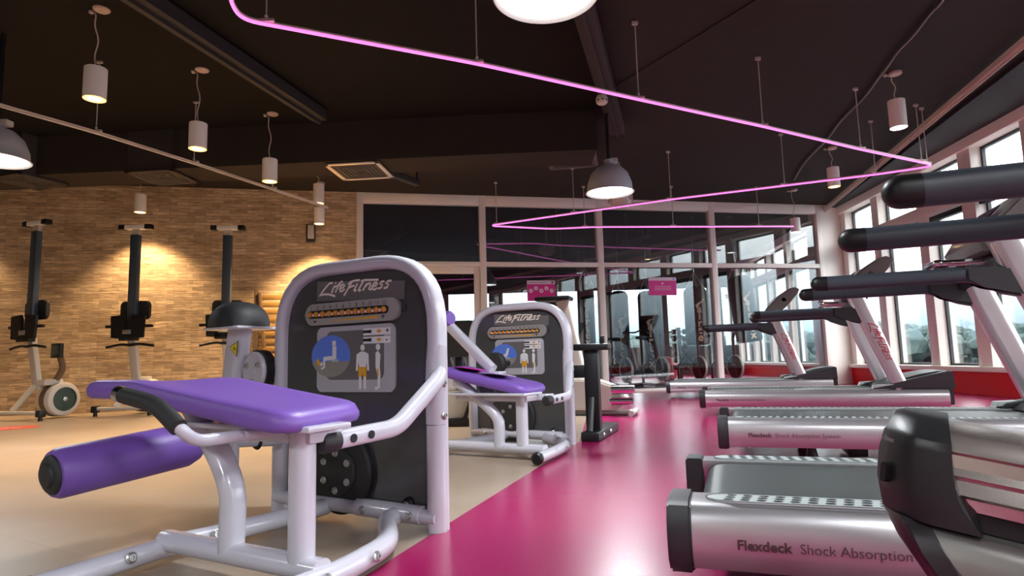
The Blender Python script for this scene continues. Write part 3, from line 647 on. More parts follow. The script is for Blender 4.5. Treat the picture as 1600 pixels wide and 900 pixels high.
    b = mb('rubber'); b.lathe([(0, .02), (.165, .02), (.172, .01), (.172, -.012), (.163, -.022), (.10, -.022), (.098, -.030), (.094, -.034), (0, -.034)], (qx, -.0, qz), (0, 1, 0), seg=48); bmesh.ops.scale(b.bm, vec=(dr, 1, dr), space=Matrix.Translation((-qx, 0, -qz)), verts=b.bm.verts); dk = b.build('disc', t, sharp=30)
    for k in range(6):
        a = PI/2+k*PI/3; b = MB(M['steel']); bolt(b, (qx+.074*math.cos(a), -.034, qz+.074*math.sin(a)), (0, -1, 0), .012); b.build('bolt', dk)
    b = mb('black'); q = MF.atv(638, 787, 0); b.lathe([(0, -.012), (.014, -.012), (.024, -.004), (.026, .01)], (q.x, 0, q.z), (0, 1, 0)); bolt(b, (q.x, -.012, q.z), (0, -1, 0), .009); b.build('knob', pn)
    # base rails
    l = [(.33, -.02, .045), (.33, -.20, .045), (.30, -.48, .045), (.27, -.62, .045), (.32, -1.06, .045)]
    b = mb('white'); b.tube(l, .033, fil=.12, seg=18); bl = b.build('base_rail', t)
    b = mb('black'); b.lathe([(0, -.03), (.026, -.03), (.036, -.02), (.036, 0), (0, 0)], (.32, -1.06, .045), Vector((-.04, -.99, 0))*-1, seg=18); b.build('end_cap', bl)
    b = MB(M['steel']); bolt(b, (.328, -.52, .055), (1, 0, .2), .013); b.build('bolt', bl); b = MB(M['steel']); bolt(b, (.325, -.80, .055), (1, 0, .2), .014); b.build('bolt', bl)
    l = [(.70, -.02, .045), (.72, -.10, .045), (.93+du, -.33, .045), (.99+du, -.62, .045), (.955+du*1.9, -1.06+du*1.7, .045)]
    b = mb('white'); b.tube(l, .034, fil=.10, seg=18); br = b.build('base_rail', t)
    b = mb('black'); b.lathe([(0, -.03), (.026, -.03), (.037, -.02), (.037, 0), (0, 0)], (.955+du*1.9, -1.06+du*1.7, .045), Vector((.08-du*2, .99, 0)), seg=18); b.build('end_cap', br)
    b = MB(M['steel']); bolt(b, (1.005+du, -.47, .055), (1, 0, .2), .013); b.build('bolt', br); b = MB(M['steel']); bolt(b, (1.02+du, -.68, .055), (1, 0, .2), .013); b.build('bolt', br)
    b = mb('white'); b.sweep([(.27, -.66-du, .066), (.98+du, -.66-du, .066)], rrect(.062, .07, .028, 4), up=(0, 0, 1)); b.build('crossbeam', t)
    b = mb('white'); b.sweep([(.90, -.66-du, .07), (.90, -.66-du, .46-dz)], rrect(.076, .066, .03, 4), up=(1, 0, 0)); b.build('seat_post', t)
    b = mb('white'); b.sweep(fillet([(.60+du*1.6, -.66-du, .07), (.605+du*1.6, -.66-du, .245), (.55+du, -.66-du, .335), (.40, -.66-du, .49)], .06), rrect(.076, .066, .03, 4), up=(0, 1, 0)); b.build('seat_post', t)
    # seat carriage
    b = mb('white'); b.box(.36, 1.0-du*.5, -.73-du, -.57, .438-dz, .455-dz, bev=.005); b.box(.40, .95, -.68-du, -.55, .40-dz, .44-dz, bev=.01); b.build('seat_carriage', t)
    b = mb('purple')
    def top(x, y):
        s_ = max(0, min(1, (.98-x)/.70)); return .500-dz+(.095+dz)*(s_**1.15)-.016*math.cos(min(1, abs(y+.62)/.22)*PI/2)*s_
    pad(b, poly_outline([(-.02, -.81), (.99-du*.3, -.795), (.93, -.43), (.27, -.42)], .07), top, .062); st = b.build('seat', t, sharp=60)
    if kind == 'curl':
        st['label'] = 'flat purple seat pad under printed leaflets'
    # arm from the tower post to the seat
    a1 = Vector((.90, -.01, .56)); a2 = MF.atu(620, 668, .93); a3 = MF.atu(512, 690, .93); ao = Vector((du, 0, -dz)); a2 = a2+ao; a3 = a3+ao
    b = mb('white'); b.sweep(fillet([(.895, .0, .585), (.905, -.03, .55), (.93+du, a2.y, a2.z), (.93+du, a3.y, a3.z)], .05), rrect(.052, .056, .02, 4), up=(1, 0, 0)); am = b.build('support_arm', t)
    b = mb('rubber'); d_ = (a3-a2).normalized(); b.lathe([(0, .035), (.026, .032), (.033, .02), (.033, -.03), (.028, -.032)], a3, d_, seg=20); b.build('end_cap', am)
    for k in (.25, .50):
        b = mb('black'); p = a3+(a2-a3)*k; b.lathe([(0, .003), (.013, .003), (.013, 0)], (.958+du, p.y, p.z), (1, 0, 0), seg=14); b.build('hole', am)
    b = mb('white'); b.box(.84, .93+du, a3.y-.02, a3.y+.1, .40-dz, .44-dz, bev=.01); b.build('arm_plate', t)
    if kind == 'extension':
        # shin roller
        r0 = MF.atu(80, 742, .05); r1 = MF.atu(303, 692, .05); ax = (r1-r0).normalized()
        b = mb('purple'); Ln = (r1-r0).length; b.lathe([(.05, 0), (.072, .004), (.08, .02), (.08, Ln-.04), (.066, Ln), (.03, Ln)], r0, ax, seg=40); ro = b.build('roller_pad', t)
        b = mb('rubber'); b.lathe([(.064, .008), (.062, -.004), (.055, -.010), (.04, -.012), (.036, -.020), (0, -.026)], r0, ax, seg=32); b.build('end_cap', ro)
        b = mb('white'); r2 = MF.atu(400, 690, .07); b.tube([r1-ax*.02, r2, r2+(r2-r1).normalized()*.12], .021, seg=16); q = r1+(r2-r1)*.62
        b.tube([q+Vector((0, 0, .05)), q+Vector((0, 0, -.085))], .022, seg=16); ar = b.build('roller_arm', t)
        b = mb('black'); b.lathe([(0, 0), (.03, 0), (.034, .008), (0, .01)], r2, (r2-r1).normalized(), seg=20); b.lathe([(0, 0), (.016, 0), (.016, -.006), (0, -.006)], q+Vector((0, 0, -.085)), seg=16); b.build('stopper', ar)
        b = mb('white'); pt = q+Vector((.02, 0, .075)); b.box(pt.x-.09, pt.x+.10, pt.y-.08, pt.y+.08, pt.z-.012, pt.z, bev=.005); b.box(pt.x-.02, pt.x+.10, pt.y-.03, pt.y+.03, pt.z, .47, bev=.01); pk = b.build('adjuster_plate', t)
        b = mb('dgrey'); b.box(pt.x-.08, pt.x+.03, pt.y-.07, pt.y+.06, pt.z+.0005, pt.z+.012, bev=.004); b.build('pedal', pk)
        # hand grip on the near side of the seat
        hp = [MF.atv(*a) for a in ((188, 616, -.95), (245, 632, -.95), (279, 668, -.95), (305, 690, -.90), (380, 680, -.76))]
        b = mb('white'); b.tube(hp, .0165, fil=.05, seg=16); b.tube([hp[-1], hp[-1]+Vector((.08, .08, .01))], .0165, seg=16); hg = b.build('handle', t)
        b = mb('rubber'); b.tube([hp[0]+(hp[1]-hp[0])*.10, hp[1], hp[1]+(hp[2]-hp[1])*1.0], .0225, fil=.05, seg=18); b.build('grip', hg)
        b = mb('chrome'); d_ = (hp[1]-hp[0]).normalized(); b.tube([hp[0]-d_*.008, hp[0]+d_*.02], .0225, seg=18); b.build('end_cap', hg)
        # cushion on a swing post beside the tower
        v = -.06; p = MF.atv(366, 590, v); q = MF.atv(376, 515, v); 
        b = mb('white'); b.sweep([p+Vector((-.01, 0, -.12)), p, q+Vector((0, 0, .02))], rrect(.105, .08, .03, 4), up=(1, 0, 0)); po = b.build('cushion_post', t)
        c = MF.atv(366, 545, v-.045); b = mb('yellow')
        tri = lambda s_: [(-.028*s_, 0.006*s_), (.022*s_, .03*s_), (.016*s_, -.032*s_)]
        b.flat(tri(1.2), lambda a, e, d: (c.x+a, c.y-.0, c.z+e), 'black'); b.flat(tri(1), lambda a, e, d: (c.x+a, c.y-.001, c.z+e), 'yellow'); b.stroke([(-.008, 0), (.004, .006), (.002, -.008), (.012, 0)], .005, lambda a, e, d: (c.x+a, c.y-.002, c.z+e), 'black')
        tag(b.build('warning_sign', po), 'yellow triangular warning sticker')
        b = mb('white'); b.box(q.x-.115, q.x+.125, v-.11, v+.10, q.z-.003, q.z+.010, bev=.005); b.build('cushion_plate', t)
        b = mb('rubber'); cx_ = q.x+.005; V = []
        n = 14
        for j in range(9):
            y = v-.115+j*.026; e = 1-.32*abs((j-4)/4)**3; V.append([b.bm.verts.new((cx_+.115*e*math.cos(k*PI/n), y, q.z+.011+.115*e*math.sin(k*PI/n)**.7)) for k in range(n+1)])
        for A, B in zip(V, V[1:]):
            for j in range(n): b.face([A[j], A[j+1], B[j+1], B[j]])
            b.face([A[0], B[0], B[-1], A[-1]])
        b.face(V[0]); b.face(V[-1]); tag(b.build('cushion', t, sharp=60), 'black domed cushion')
        dv = Vector((-.12, -1, .0)).normalized(); c = MF.atv(398, 578, v); c.z = .60
        b = mb('white'); b.lathe([(0, .012), (.078, .012), (.086, .004), (.086, -.004), (0, -.004)], c, dv, seg=32); b.tube([c, Vector((.02, .03, .60))], .03, seg=16); pv = b.build('pivot', t)
        b = mb('black'); b.lathe([(.08, -.004), (.094, -.008), (.092, -.05), (.06, -.055)], c, dv, seg=32); b.build('pivot_rim', pv)
        for k in range(3): b = MB(M['steel']); bolt(b, c+dv*.012+(dv.cross(Vector((0, 0, 1)))*math.cos(k*2.1+.5)+Vector((0, 0, 1))*math.sin(k*2.1+.5))*.05, dv, .012); b.build('bolt', pv)
    else:
        g = FRM.atv
        b = mb('white'); p = g(701, 508, -.35); q = g(770, 578, -.45); b.sweep([p, q], rrect(.075, .06, .02, 4)); b.box(q.x-.08, q.x+.08, q.y-.05, q.y+.05, q.z-.03, q.z-.01, bev=.005); b.build('backrest_arm', t)
        b = mb('purple'); p = g(690, 499, -.35); b.lathe([(0, .12), (.045, .118), (.058, .10), (.058, -.2), (.045, -.215), (0, -.22)], p, (.95, -.3, 0), seg=28); b.build('roller_pad', t)
        b = mb('rubber'); p = g(775, 568, -.12); b.lathe([(0, -.03), (.07, -.03), (.085, -.015), (.085, .015), (.07, .03), (0, .03)], p, (0, 1, 0), seg=28); b.tube([p, (p.x+.05, .03, p.z)], .02); b.build('pivot', t)
        b = mb('white'); b.prism([(.50, .46), (.63, .46), (.63, .36), (.56, .30)], XZ, -.64, -.60, bev=.004); b.build('gusset', t)
    return t
make_machine('extension', MF, 'large white-framed strength machine with purple saddle seat and roller in the left foreground')
make_machine('curl', MF2, 'smaller strength machine behind the foreground one, leaflets lying on its purple seat')
# leaflets on the second seat
# put them on the pad surface (seat tilts down to the right)
def on_seat(u, v, dz=0):
    s_ = max(0, min(1, (.98-u)/.70)); z = .455+.14*s_**1.15-.016*math.cos(min(1, abs(v+.62)/.22)*PI/2)*s_
    return MF2.A+Vector((MF2.t[0]*u+MF2.n[0]*v, MF2.t[1]*u+MF2.n[1]*v, z+.012+dz))
for u, v, a, m_, lb, dz in ((.42, -.62, .9, 'poster', 'pink magazine lying at the left end of the rear purple seat', 0), (.64, -.62, 1.1, 'posterw', 'pale leaflet lying on the rear purple seat, right of the pink one', 0)):
    p = on_seat(u, v, dz); b = mb(m_); w, h = .17, .24
    b.prism(rrect(w, h, .004, 2), XY, 0, .004)
    for k in range(4): b.stroke([(-w*.35, h*.3-k*h*.16), (w*.3, h*.3-k*h*.16)], .008, XY, 'posterw' if m_ == 'poster' else 'decal', .0045)
    o = b.build('leaflet'); o.location = p; o.rotation_euler = (0, math.radians(9), MF2.ang+a); tag(o, lb, 'leaflet', 'leaflets on the rear seat')
# ------------------------------------------------------------------ other machines behind
def back_machines():
    # black post with T top and chrome feet, right of the second machine
    A = G(921, 690); FR = Fr(A, ang=-.35)
    t = thing('weight_stand', 'black steel T-topped stand right of the second strength machine', 'stand', A, FR.ang)
    b = mb('black'); p = FR.atv(921, 540, 0); b.box(-.05, .06, .12, .20, .03, p.z, bev=.006); b.build('post', t)
    b = mb('black'); q0, q1 = FR.atv(896, 538, .1), FR.atv(950, 536, .1); b.box(q0.x, q1.x, .08, .24, q0.z-.05, q0.z, bev=.008); b.box(q1.x-.07, q1.x-.04, .14, .18, q0.z, q0.z+.06, bev=.004); b.build('top_plate', t)
    b = mb('black'); b.box(-.06, .08, -.02, .75, 0, .07, bev=.01); fo = b.build('foot', t)
    for y in (.15, .4): b = MB(M['steel']); bolt(b, (.08, y, .035), (1, 0, 0), .014); b.build('bolt', fo)
    b = mb('black'); b.sweep([(0, .02, .07), (0, .14, .34)], rrect(.05, .02, .006, 2)); b.build('brace', t)
    b = mb('black'); b.box(-.20, -.05, .13, .19, q0.z-.26, q0.z-.16, bev=.005); b.build('side_block', t)
    # white and grey cross trainer behind it
    A = Vector((1.02, 6.9, 0)); t = thing('cross_trainer', 'white cross trainer with black-topped console behind the second strength machine', 'cross trainer', A, -.3)
    FR = Fr(A, ang=-.3)
    b = mb('offwhite'); b.prism([(-.55, .06), (.10, .06), (.22, .16), (.12, .30), (-.1, .38), (-.5, .40)], XZ, -.14, .14, bev=.02); b.build('shroud', t)
    b = mb('lgrey'); b.tube([(-.5, 0, .03), (.3, 0, .03)], .03); b.tube([(.26, -.25, .03), (.26, .25, .03)], .03); b.build('base_frame', t)
    b = mb('offwhite'); p = FR.atv(880, 470, 0); b.sweep([(-.30, 0, .35), (p.x, 0, p.z)], rrect(.16, .10, .03, 4), up=(1, 0, 0)); b.build('column', t)
    b = mb('black'); q0, q1 = FR.atv(838, 463, 0), FR.atv(893, 463, 0); b.box(q0.x, q1.x, -.12, .12, p.z, p.z+.05, bev=.02); b.build('console', t)
    b = mb('chrome'); b.lathe([(0, -.12), (.05, -.12), (.05, .12), (0, .12)], (.18, -.2, .28), (1, 0, 0)); b.lathe([(0, -.12), (.04, -.12), (.04, .12), (0, .12)], (.16, -.2, .16), (1, 0, 0)); b.build('pedal', t)
    # seated machine seen between the two towers
    A = G(700, 668); t = thing('seated_machine', 'black and beige seated machine glimpsed between the two strength machine towers', 'strength machine', A, -.15)
    FR = Fr(A, ang=-.15)
    b = mb('black'); b.box(-.35, .30, .05, .42, 0, .07, bev=.01); b.build('base', t)
    b = mb('tramp'); b.box(-.32, .22, .10, .30, .07, .34, bev=.02); b.box(-.32, .22, .12, .28, .35, .46, bev=.02, m='white'); b.build('housing', t)
    b = mb('black'); b.sweep([(.14, .10, .06), (.26, .10, .40)], rrect(.035, .05, .008, 2)); b.build('strut', t)
    b = mb('rubber'); p0 = FR.atv(696, 555, .25); p1 = FR.atv(743, 500, .25); cx_ = .05; b.prism([(cx_+a, .84+c) for a, c in rrect(.44, .36, .09, 6)], XZ, .22, .30, bev=.02); b.build('backrest', t)
    b = mb('black'); b.box(0, .08, .3, .36, .07, .85, bev=.01); b.build('column', t)
back_machines()
# wooden wall bars
def wall_bars():
    q = PL(405, 455, wa, wd); u = BF.loc(q).x; A = wa+wd*u
    t = thing('wall_bars', 'yellow wooden slatted wall bars with dark posts against the stone wall', 'wall bars', (A.x-wn.x*.22, A.y-wn.y*.22, 0), WANG)
    for x in (0, .95):
        b = mb('brown'); b.box(x-.035, x+.035, 0, .10, 0, q.z, bev=.006); b.build('post', t)
    b = mb('brown'); b.sweep([(.05, -.02, q.z-.05), (.13, -.02, .9)], rrect(.05, .03, .006, 2)); b.build('diagonal_strut', t)
    for k in range(14):
        b = mb('wood'); z = q.z-.07-k*.115; b.box(.035, .915, .02, .07, z-.085, z-.01, bev=.008); b.build('slat', t)
wall_bars()
# ------------------------------------------------------------------ rowing machines stored upright
def make_rower(P, rz, label, mon=True, fx=.04, fy_=.34, bb_=.36):
    t = thing('rowing_machine', label, 'rowing machine', P, rz, 'rowing machines stored upright')
    b = mb('lgrey'); b.sweep([(-bb_, -.12, .10), (bb_, -.12, .10)], rrect(.045, .06, .015, 3), up=(0, 0, 1)); bb = b.build('base_bar', t)
    for x in (-bb_-.02, bb_+.02):
        b = mb('black'); b.box(x-.04, x+.04, -.165, -.075, .05, .14, bev=.01); b.lathe([(0, 0), (.028, 0), (.022, .06)], (x, -.12, 0), seg=12); b.build('foot', bb)
    b = mb('lgrey'); b.sweep([(-.10, -.10, .12), (.02, .10, .46)], rrect(.10, .035, .01, 2), up=(1, 0, 0)); b.build('front_leg', t)
    b = mb('lgrey'); b.sweep([(.03, .12, .40), (0, .02, 1.10)], rrect(.115, .07, .012, 3), up=(1, 0, 0)); b.build('lower_rail', t)
    b = mb('navy'); b.box(-.060, .060, -.03, .05, 1.06, 2.52, bev=.008); b.build('upper_rail', t)
    b = mb('lgrey'); b.box(-.05, .05, -.01, .04, 2.50, 2.60, bev=.004); b.box(-.15, .15, -.04, .05, 2.60, 2.66, bev=.006, m='dwhite'); rf = b.build('rear_foot', t)
    for x in (-.19, .19):
        b = mb('black'); b.box(x-.045, x+.045, -.045, .055, 2.595, 2.665, bev=.008); b.build('rubber_end', rf)
    b = mb('black')
    for s_ in (-1, 1): b.prism([(s_*.02, 1.04), (s_*.23, 1.06), (s_*.245, 1.36), (s_*.06, 1.38), (s_*.03, 1.30)], XZ, -.10, -.06, bev=.006); b.box(min(s_*.22, s_*.34), max(s_*.22, s_*.34), -.07, -.03, 1.20, 1.24, bev=.01)
    b.box(-.12, .12, -.10, .0, 1.02, 1.12, bev=.01); fp_ = b.build('footplates', t)
    b = mb('steel'); b.box(-.06, .06, -.108, -.10, 1.11, 1.17, bev=.003); b.build('clamp', fp_)
    b = mb('rubber'); b.prism([(a, 1.45+c) for a, c in rrect(.42, .26, .05, 5)], XZ, .05, .10, bev=.012); b.build('seat', t)
    b = mb('black'); b.tube(fillet([(-.34, -.02, .935), (-.12, -.02, .975), (0, -.02, .955), (.12, -.02, .975), (.34, -.02, .945)], .05), .019, seg=12); b.build('handle', t)
    b = mb('offwhite'); b.lathe([(0, -.13), (.18, -.13), (.215, -.115), (.228, -.09), (.228, .09), (.215, .115), (.18, .13), (.16, .13), (.15, .115), (0, .115)], (fx, fy_, .25), (1, 0, 0), seg=40)
    b.lathe([(.2285, -.05), (.230, -.04), (.230, .04), (.2285, .05)], (fx, fy_, .25), (1, 0, 0), 'brown', seg=40); fw = b.build('flywheel', t)
    b = mb('screen'); b.lathe([(0, .12), (.145, .118), (.150, .132), (.160, .13)], (fx, fy_, .25), (1, 0, 0), seg=32); b.lathe([(0, .142), (.03, .138), (.03, .12)], (fx, fy_, .25), (1, 0, 0), 'steel', seg=16); b.build('grille', fw)
    b = mb('offwhite'); b.box(min(0, fx-.06), fx+.06, .08, fy_+.02, .44, .52, bev=.02); b.build('flywheel_housing', t)
    if mon:
        b = mb('brown'); b.tube([(.16, .25, .48), (.24, .30, .66), (.24, .25, .83)], .04, fil=.06); b.build('monitor_arm', t)
        b = mb('black'); b.box(.16, .34, .17, .23, .80, 1.0, bev=.015); mo = b.build('monitor', t); b = mb('screen'); b.box(.18, .32, .166, .171, .85, .97); b.build('display', mo)
    return t
gb = 'rowing machine stored upright by the stone wall, '
fy = lambda px, Y: Vector((W(px, 600, Y).x, Y, 0))
r1 = make_rower(fy(42, 8.35), math.radians(-20), gb+'leftmost, flywheel and monitor turned to view', fx=.15, fy_=.32, bb_=.46)
r2 = make_rower(fy(202, 8.75), math.radians(-3), gb+'middle one of three', False)
c3 = dup(r2, fy(350, 8.95), math.radians(6), gb+'rightmost, partly behind the black cushion')
# ------------------------------------------------------------------ behind the glass: bags, bikes
def bags():
    for i, (px, yt, yb, Y, r, lab, tilt) in enumerate([(914, 440, 545, 14.8, .20, 'dark punching bag seen through glass, leftmost of five, beside the left mullion', 0), (966, 455, 585, 14.0, .21, 'black punching bag seen through glass, second from the left mullion', 0), (1010, 455, 590, 13.6, .20, 'black punching bag below the plain pink poster behind the glass', 0), (1085, 448, 540, 14.4, .26, 'grey-lit punching bag hanging between the pink poster and the right mullion', 0), (1165, 430, 535, 15.2, .30, 'punching bag hanging tilted behind the rightmost lower pane', .12)]):
        top = W(px, yt, Y); bot = W(px, yb, Y); L_ = top.z-bot.z
        t = thing('punching_bag', lab, 'punching bag', (top.x, top.y, bot.z), 0, 'punching bags behind the glass partition'); t.rotation_euler = (0, -tilt, 0)
        b = mb('bag'); b.lathe([(0, 0), (r*.85, .01), (r, .06), (r, L_-.12), (r*.9, L_-.06), (r*.5, L_-.0), (0, L_)], (0, 0, 0), seg=28); b.build('bag_body', t)
        b = mb('steel')
        hz = (H-bot.z)/math.cos(tilt)
        for a in range(4): b.tube([(r*.8*math.cos(a*PI/2), r*.8*math.sin(a*PI/2), L_-.05), (0, 0, min(L_+.35, hz-.05))], .008, seg=6)
        b.tube([(0, 0, min(L_+.35, hz-.05)), (0, 0, hz)], .012, seg=8); b.build('chain', t)
        b = mb('gold')
        for k, ch in enumerate('airtex'):
            z = L_*.55-.16*k
            if z < .05: break
            b.text(ch, .24, lambda a, c, d: (r*1.01*math.sin(a/r), -r*1.01*math.cos(a/r), z+c), align='CENTER', bold=.006)
        w = [(-.10, .0), (-.04, .05), (.17, .20), (.10, .07), (.0, .02), (-.02, -.1), (-.06, -.1)]
        zz = L_*.55+.16; b.flat([(a*.8, c*.8) for a, c in w], lambda a, c, d: (r*1.01*math.sin(a/r), -r*1.01*math.cos(a/r)-.006, zz+c)); b.build('lettering', t)
bags()
def make_bike(P, rz, label):
    t = thing('spin_bike', label, 'exercise bike', P, rz, 'spin bikes behind the glass partition')
    b = mb('steelring'); b.lathe([(.225, -.02), (.25, -.02), (.25, .02), (.225, .02), (.225, -.02)], (.0, .0, .36), (1, .0, 0), seg=40); b.lathe([(0, -.012), (.235, -.012), (.235, .012), (0, .012)], (.0, 0, .36), (1, 0, 0), 'bag', seg=40); b.build('flywheel', t)
    b = mb('dgrey'); b.tube([(0, -.05, .36), (0, .45, .62), (0, .75, .40), (0, .75, .06)], .03, seg=10); b.tube([(0, -.02, .36), (0, .02, .95), (0, -.05, 1.05)], .028, seg=10); b.tube([(0, .62, .5), (0, .72, .98)], .028, seg=10)
    for y in (-.15, .85): b.tube([(-.26, y, .04), (.26, y, .04)], .032, seg=10)
    b.tube([(0, -.15, .05), (0, 0, .34)], .03, seg=8); b.tube([(0, -.15, .05), (0, .85, .05)], .028, seg=8); b.build('bike_frame', t)
    b = mb('black'); b.tube([(-.22, -.22, 1.12), (-.2, -.05, 1.08), (.2, -.05, 1.08), (.22, -.22, 1.12)], .016, fil=.05, seg=10); b.build('handlebar', t)
    b = mb('rubber'); b.prism([(-.03, -.14), (.03, -.14), (.10, .1), (.08, .14), (-.08, .14), (-.10, .1)], lambda a, c, d: (a, .72+c, d), .98, 1.04, bev=.015); b.build('saddle', t)
    b = mb('black'); b.tube([(-.09, .33, .40), (.09, .33, .26)], .014, seg=8); b.box(-.16, -.07, .28, .38, .39, .41); b.box(.07, .16, .28, .38, .25, .27); b.build('pedals', t)
    return t
bk = None
for px, Y, lab in ((978, 12.2, 'spin bike behind glass, nearest the left mullion'), (1034, 12.4, 'spin bike behind glass with a red ball beyond its wheel'), (1092, 12.6, 'spin bike behind glass, just left of the right mullion'), (1148, 12.7, 'spin bike behind glass, right of the right mullion')):
    p = W(px, 560, Y); p.z = 0
    if bk is None: bk = make_bike(p, .32, lab)
    else: dup(bk, p, .32, lab)
def ball(px, py, Y, r, m_, label):
    p = W(px, py, Y); b = mb(m_); b.ball((0, 0, r), r, seg=32)
    for k in (-2, -1, 0, 1, 2): b.lathe([(r*math.cos(k*.3)+.001, r*math.sin(k*.3)-.006+r), (r*math.cos(k*.3)+.004, r*math.sin(k*.3)+r), (r*math.cos(k*.3)+.001, r*math.sin(k*.3)+.006+r)], (0, 0, 0), seg=32)
    o = b.build('exercise_ball'); o.location = (p.x, p.y, 0); tag(o, label, 'ball')
ball(931, 573, 11.75, .26, 'ball', 'shiny purple exercise ball on the floor behind the glass, by the black stand')
M['redball'] = mat('red_ball', (.5, .03, .06), .4); ball(1040, 560, 14.9, .30, 'redball', 'red exercise ball behind the spin bikes')
# dumbbell rack behind glass
t = thing('dumbbell_rack', 'vertical rack of round dumbbells behind the glass, left of the right mullion', 'rack', W(1062, 560, 14.3)*1, 0); t.location.z = 0
b = mb('dgrey'); b.box(-.05, .05, -.03, .03, 0, 1.25, bev=.008); b.box(-.28, .28, -.2, .2, 0, .04, bev=.01); b.build('rack_post', t)
for k in range(6):
    b = mb('rubber'); z = .35+k*.16
    for s_ in (-1, 1): b.lathe([(0, -.04), (.055, -.04), (.062, 0), (.055, .04), (0, .04)], (s_*.12, -.06, z), (1, 0, 0), seg=14)
    b.tube([(-.1, -.06, z), (.1, -.06, z)], .015, 'steel', seg=8); b.build('dumbbell', t)
# posters stuck to the glass
def poster(pxa, pya, pxb, pyb, label, dots):
    a = PL(pxa, pya, wa, wd); c = PL(pxb, pyb, wa, wd); ua, uc = BF.loc(a).x, BF.loc(c).x; za, zc = a.z, c.z; w = uc-ua; h = za-zc
    b = mb('posterw'); b.box(0, w, -.004, 0, 0, h); b.flat([(0.003, .003), (w-.003, .003), (w-.003, h*.82), (.003, h*.82)], XZ, 'poster', -.0046)
    if dots:
        for k in range(5):
            x = w*(.13+.185*k); z = h*(.5+(.12 if k % 2 else 0)); r = w*.075; b.flat([(x+r*math.cos(q*PI/10), z+r*math.sin(q*PI/10)) for q in range(20)], XZ, 'posterw', -.0052)
            b.text('3426 7'.replace(' ', '')[k], r*1.3, lambda p, q, d: (x+p, -.0058, z-r*.45+q), 'poster', align='CENTER')
        b.text('PERSONAL TRAINING', h*.09, lambda p, q, d: (w*.06+p, -.005, h*.88+q), 'dtext')
    else:
        for k in range(3): b.stroke([(w*.2, h*(.3+.1*k)), (w*.8, h*(.3+.1*k))], h*.02, XZ, 'posterw', -.0052)
        b.flat([(w*.45, h*.62), (w*.55, h*.62), (w*.5, h*.74)], XZ, 'posterw', -.0052)
    b.flat([(w*.9+h*.05*math.cos(q*PI/8), h*.91+h*.05*math.sin(q*PI/8)) for q in range(16)], XZ, 'dblue' if not dots else 'dgrey', -.005)
    o = b.build('poster'); p = wa+wd*ua+wn*.036; o.location = (p.x, p.y, zc); o.rotation_euler = (0, 0, WANG); tag(o, label, 'poster')
poster(824, 438, 869, 470, 'magenta poster with five white discs stuck to the glass above the second machine', True)
poster(1014, 433, 1059, 461, 'plain magenta poster with pale top strip stuck to the glass above the spin bikes', False)
# wall box on the stone wall
q = PL(486, 364, wa, wd); b = mb('dgrey'); b.box(-.07, .07, -.07, 0, -.16, .13, bev=.01); o = b.build('wall_box'); o.location = q; o.rotation_euler = (0, 0, WANG); tag(o, 'small white-fronted box fixed to the stone wall under the rear pendant lamps', 'dispenser')
b = mb('offwhite'); b.box(-.045, .055, -.085, -.068, -.11, .12, bev=.008); b.build('cover', o)
q = G(15, 669); b = mb('magred'); b.prism([(.28*math.cos(a*PI/16), .28*math.sin(a*PI/16)) for a in range(32)], XY, .0, .002); b.text('2M', .2, lambda a, c, d: (a-.14, c-.06, .0024), 'posterw'); o = b.build('floor_sticker'); o.location = q; tag(o, 'round red sticker on the beige floor at the left edge', 'sticker')
# ------------------------------------------------------------------ ceiling fixtures
def spot(loc, col, watts, size, parent=None, blend=.6, r=.05, rot=None):
    l = bpy.data.lights.new('spot_light', 'SPOT'); l.color = col; l.energy = watts; l.spot_size = size; l.spot_blend = blend; l.shadow_soft_size = r
    o = bpy.data.objects.new('light', l); C.objects.link(o); o.location = loc
    if rot: o.rotation_euler = rot
    return o
def pendant(px, py_c, yt, yb, label, warm=True, Y=None, rr=.08, watts=230):
    g = G(px, py_c, H) if Y is None else W(px, yt, Y); zt, zb = W(px, yt, g.y).z, W(px, yb, g.y).z; px2 = W(px, yt, g.y).x
    t = thing('pendant_lamp', label, 'pendant lamp', (px2, g.y, zb), 0, 'small cylinder pendant lamps'); h = zt-zb; top = H-zb
    b = mb('lampbody'); b.lathe([(rr*.93, .02), (rr*.93, .002), (rr, 0), (rr, h-.004), (rr-.004, h), (0, h)], (0, 0, 0), seg=32); b.build('shade', t, sharp=40)
    b = mb('warm' if warm else 'cool'); b.lathe([(rr*.62, .0015), (rr*.95, .0005), (rr*.95, .02)], (0, 0, 0), seg=28); b.lathe([(0, .002), (rr*.62, .0015)], (0, 0, 0), m='warmcore' if warm else 'cool', seg=28); b.build('bulb', t, norm=False)
    b = mb('canopy'); b.lathe([(0, top-.03), (.05, top-.03), (.062, top-.02), (.062, top), (0, top)], (.02, 0, 0), seg=20); cn = b.build('ceiling_rose', t)
    b = mb('canopy'); b.ball((-.075, .02, top-.02), .02, seg=10); b.build('junction', cn)
    s_ = top-h; b = mb('cord'); b.tube(fillet([(-.075, .02, top-.02), (-.02, 0, top-.05), (-.03, 0, top-s_*.3), (.015, 0, top-s_*.55), (-.02, 0, h+s_*.2), (0, 0, h)], .06, 6), .0055, seg=8); b.build('cord', t)
    spot((px2, g.y, zb-.01), (1, .68, .36) if warm else (.85, .93, 1), watts, math.radians(110), r=rr*.8)
    return t
pendant(150, 12, 107, 155, 'large near pendant lamp, warm, top left, cord curving to its ceiling rose')
pendant(310, 107, 193, 233, 'second warm pendant lamp from the left end, above the middle rower')
pendant(422, 176, 249, 284, 'warm pendant lamp right of the second one, before the black bulkhead')
pendant(498, 270, 288, 318, 'warm pendant lamp touching the end of the pale ceiling tube', watts=300)
pendant(499, 281, 325, 350, 'lower warm pendant lamp right above the wall box', Y=9.62, watts=300)
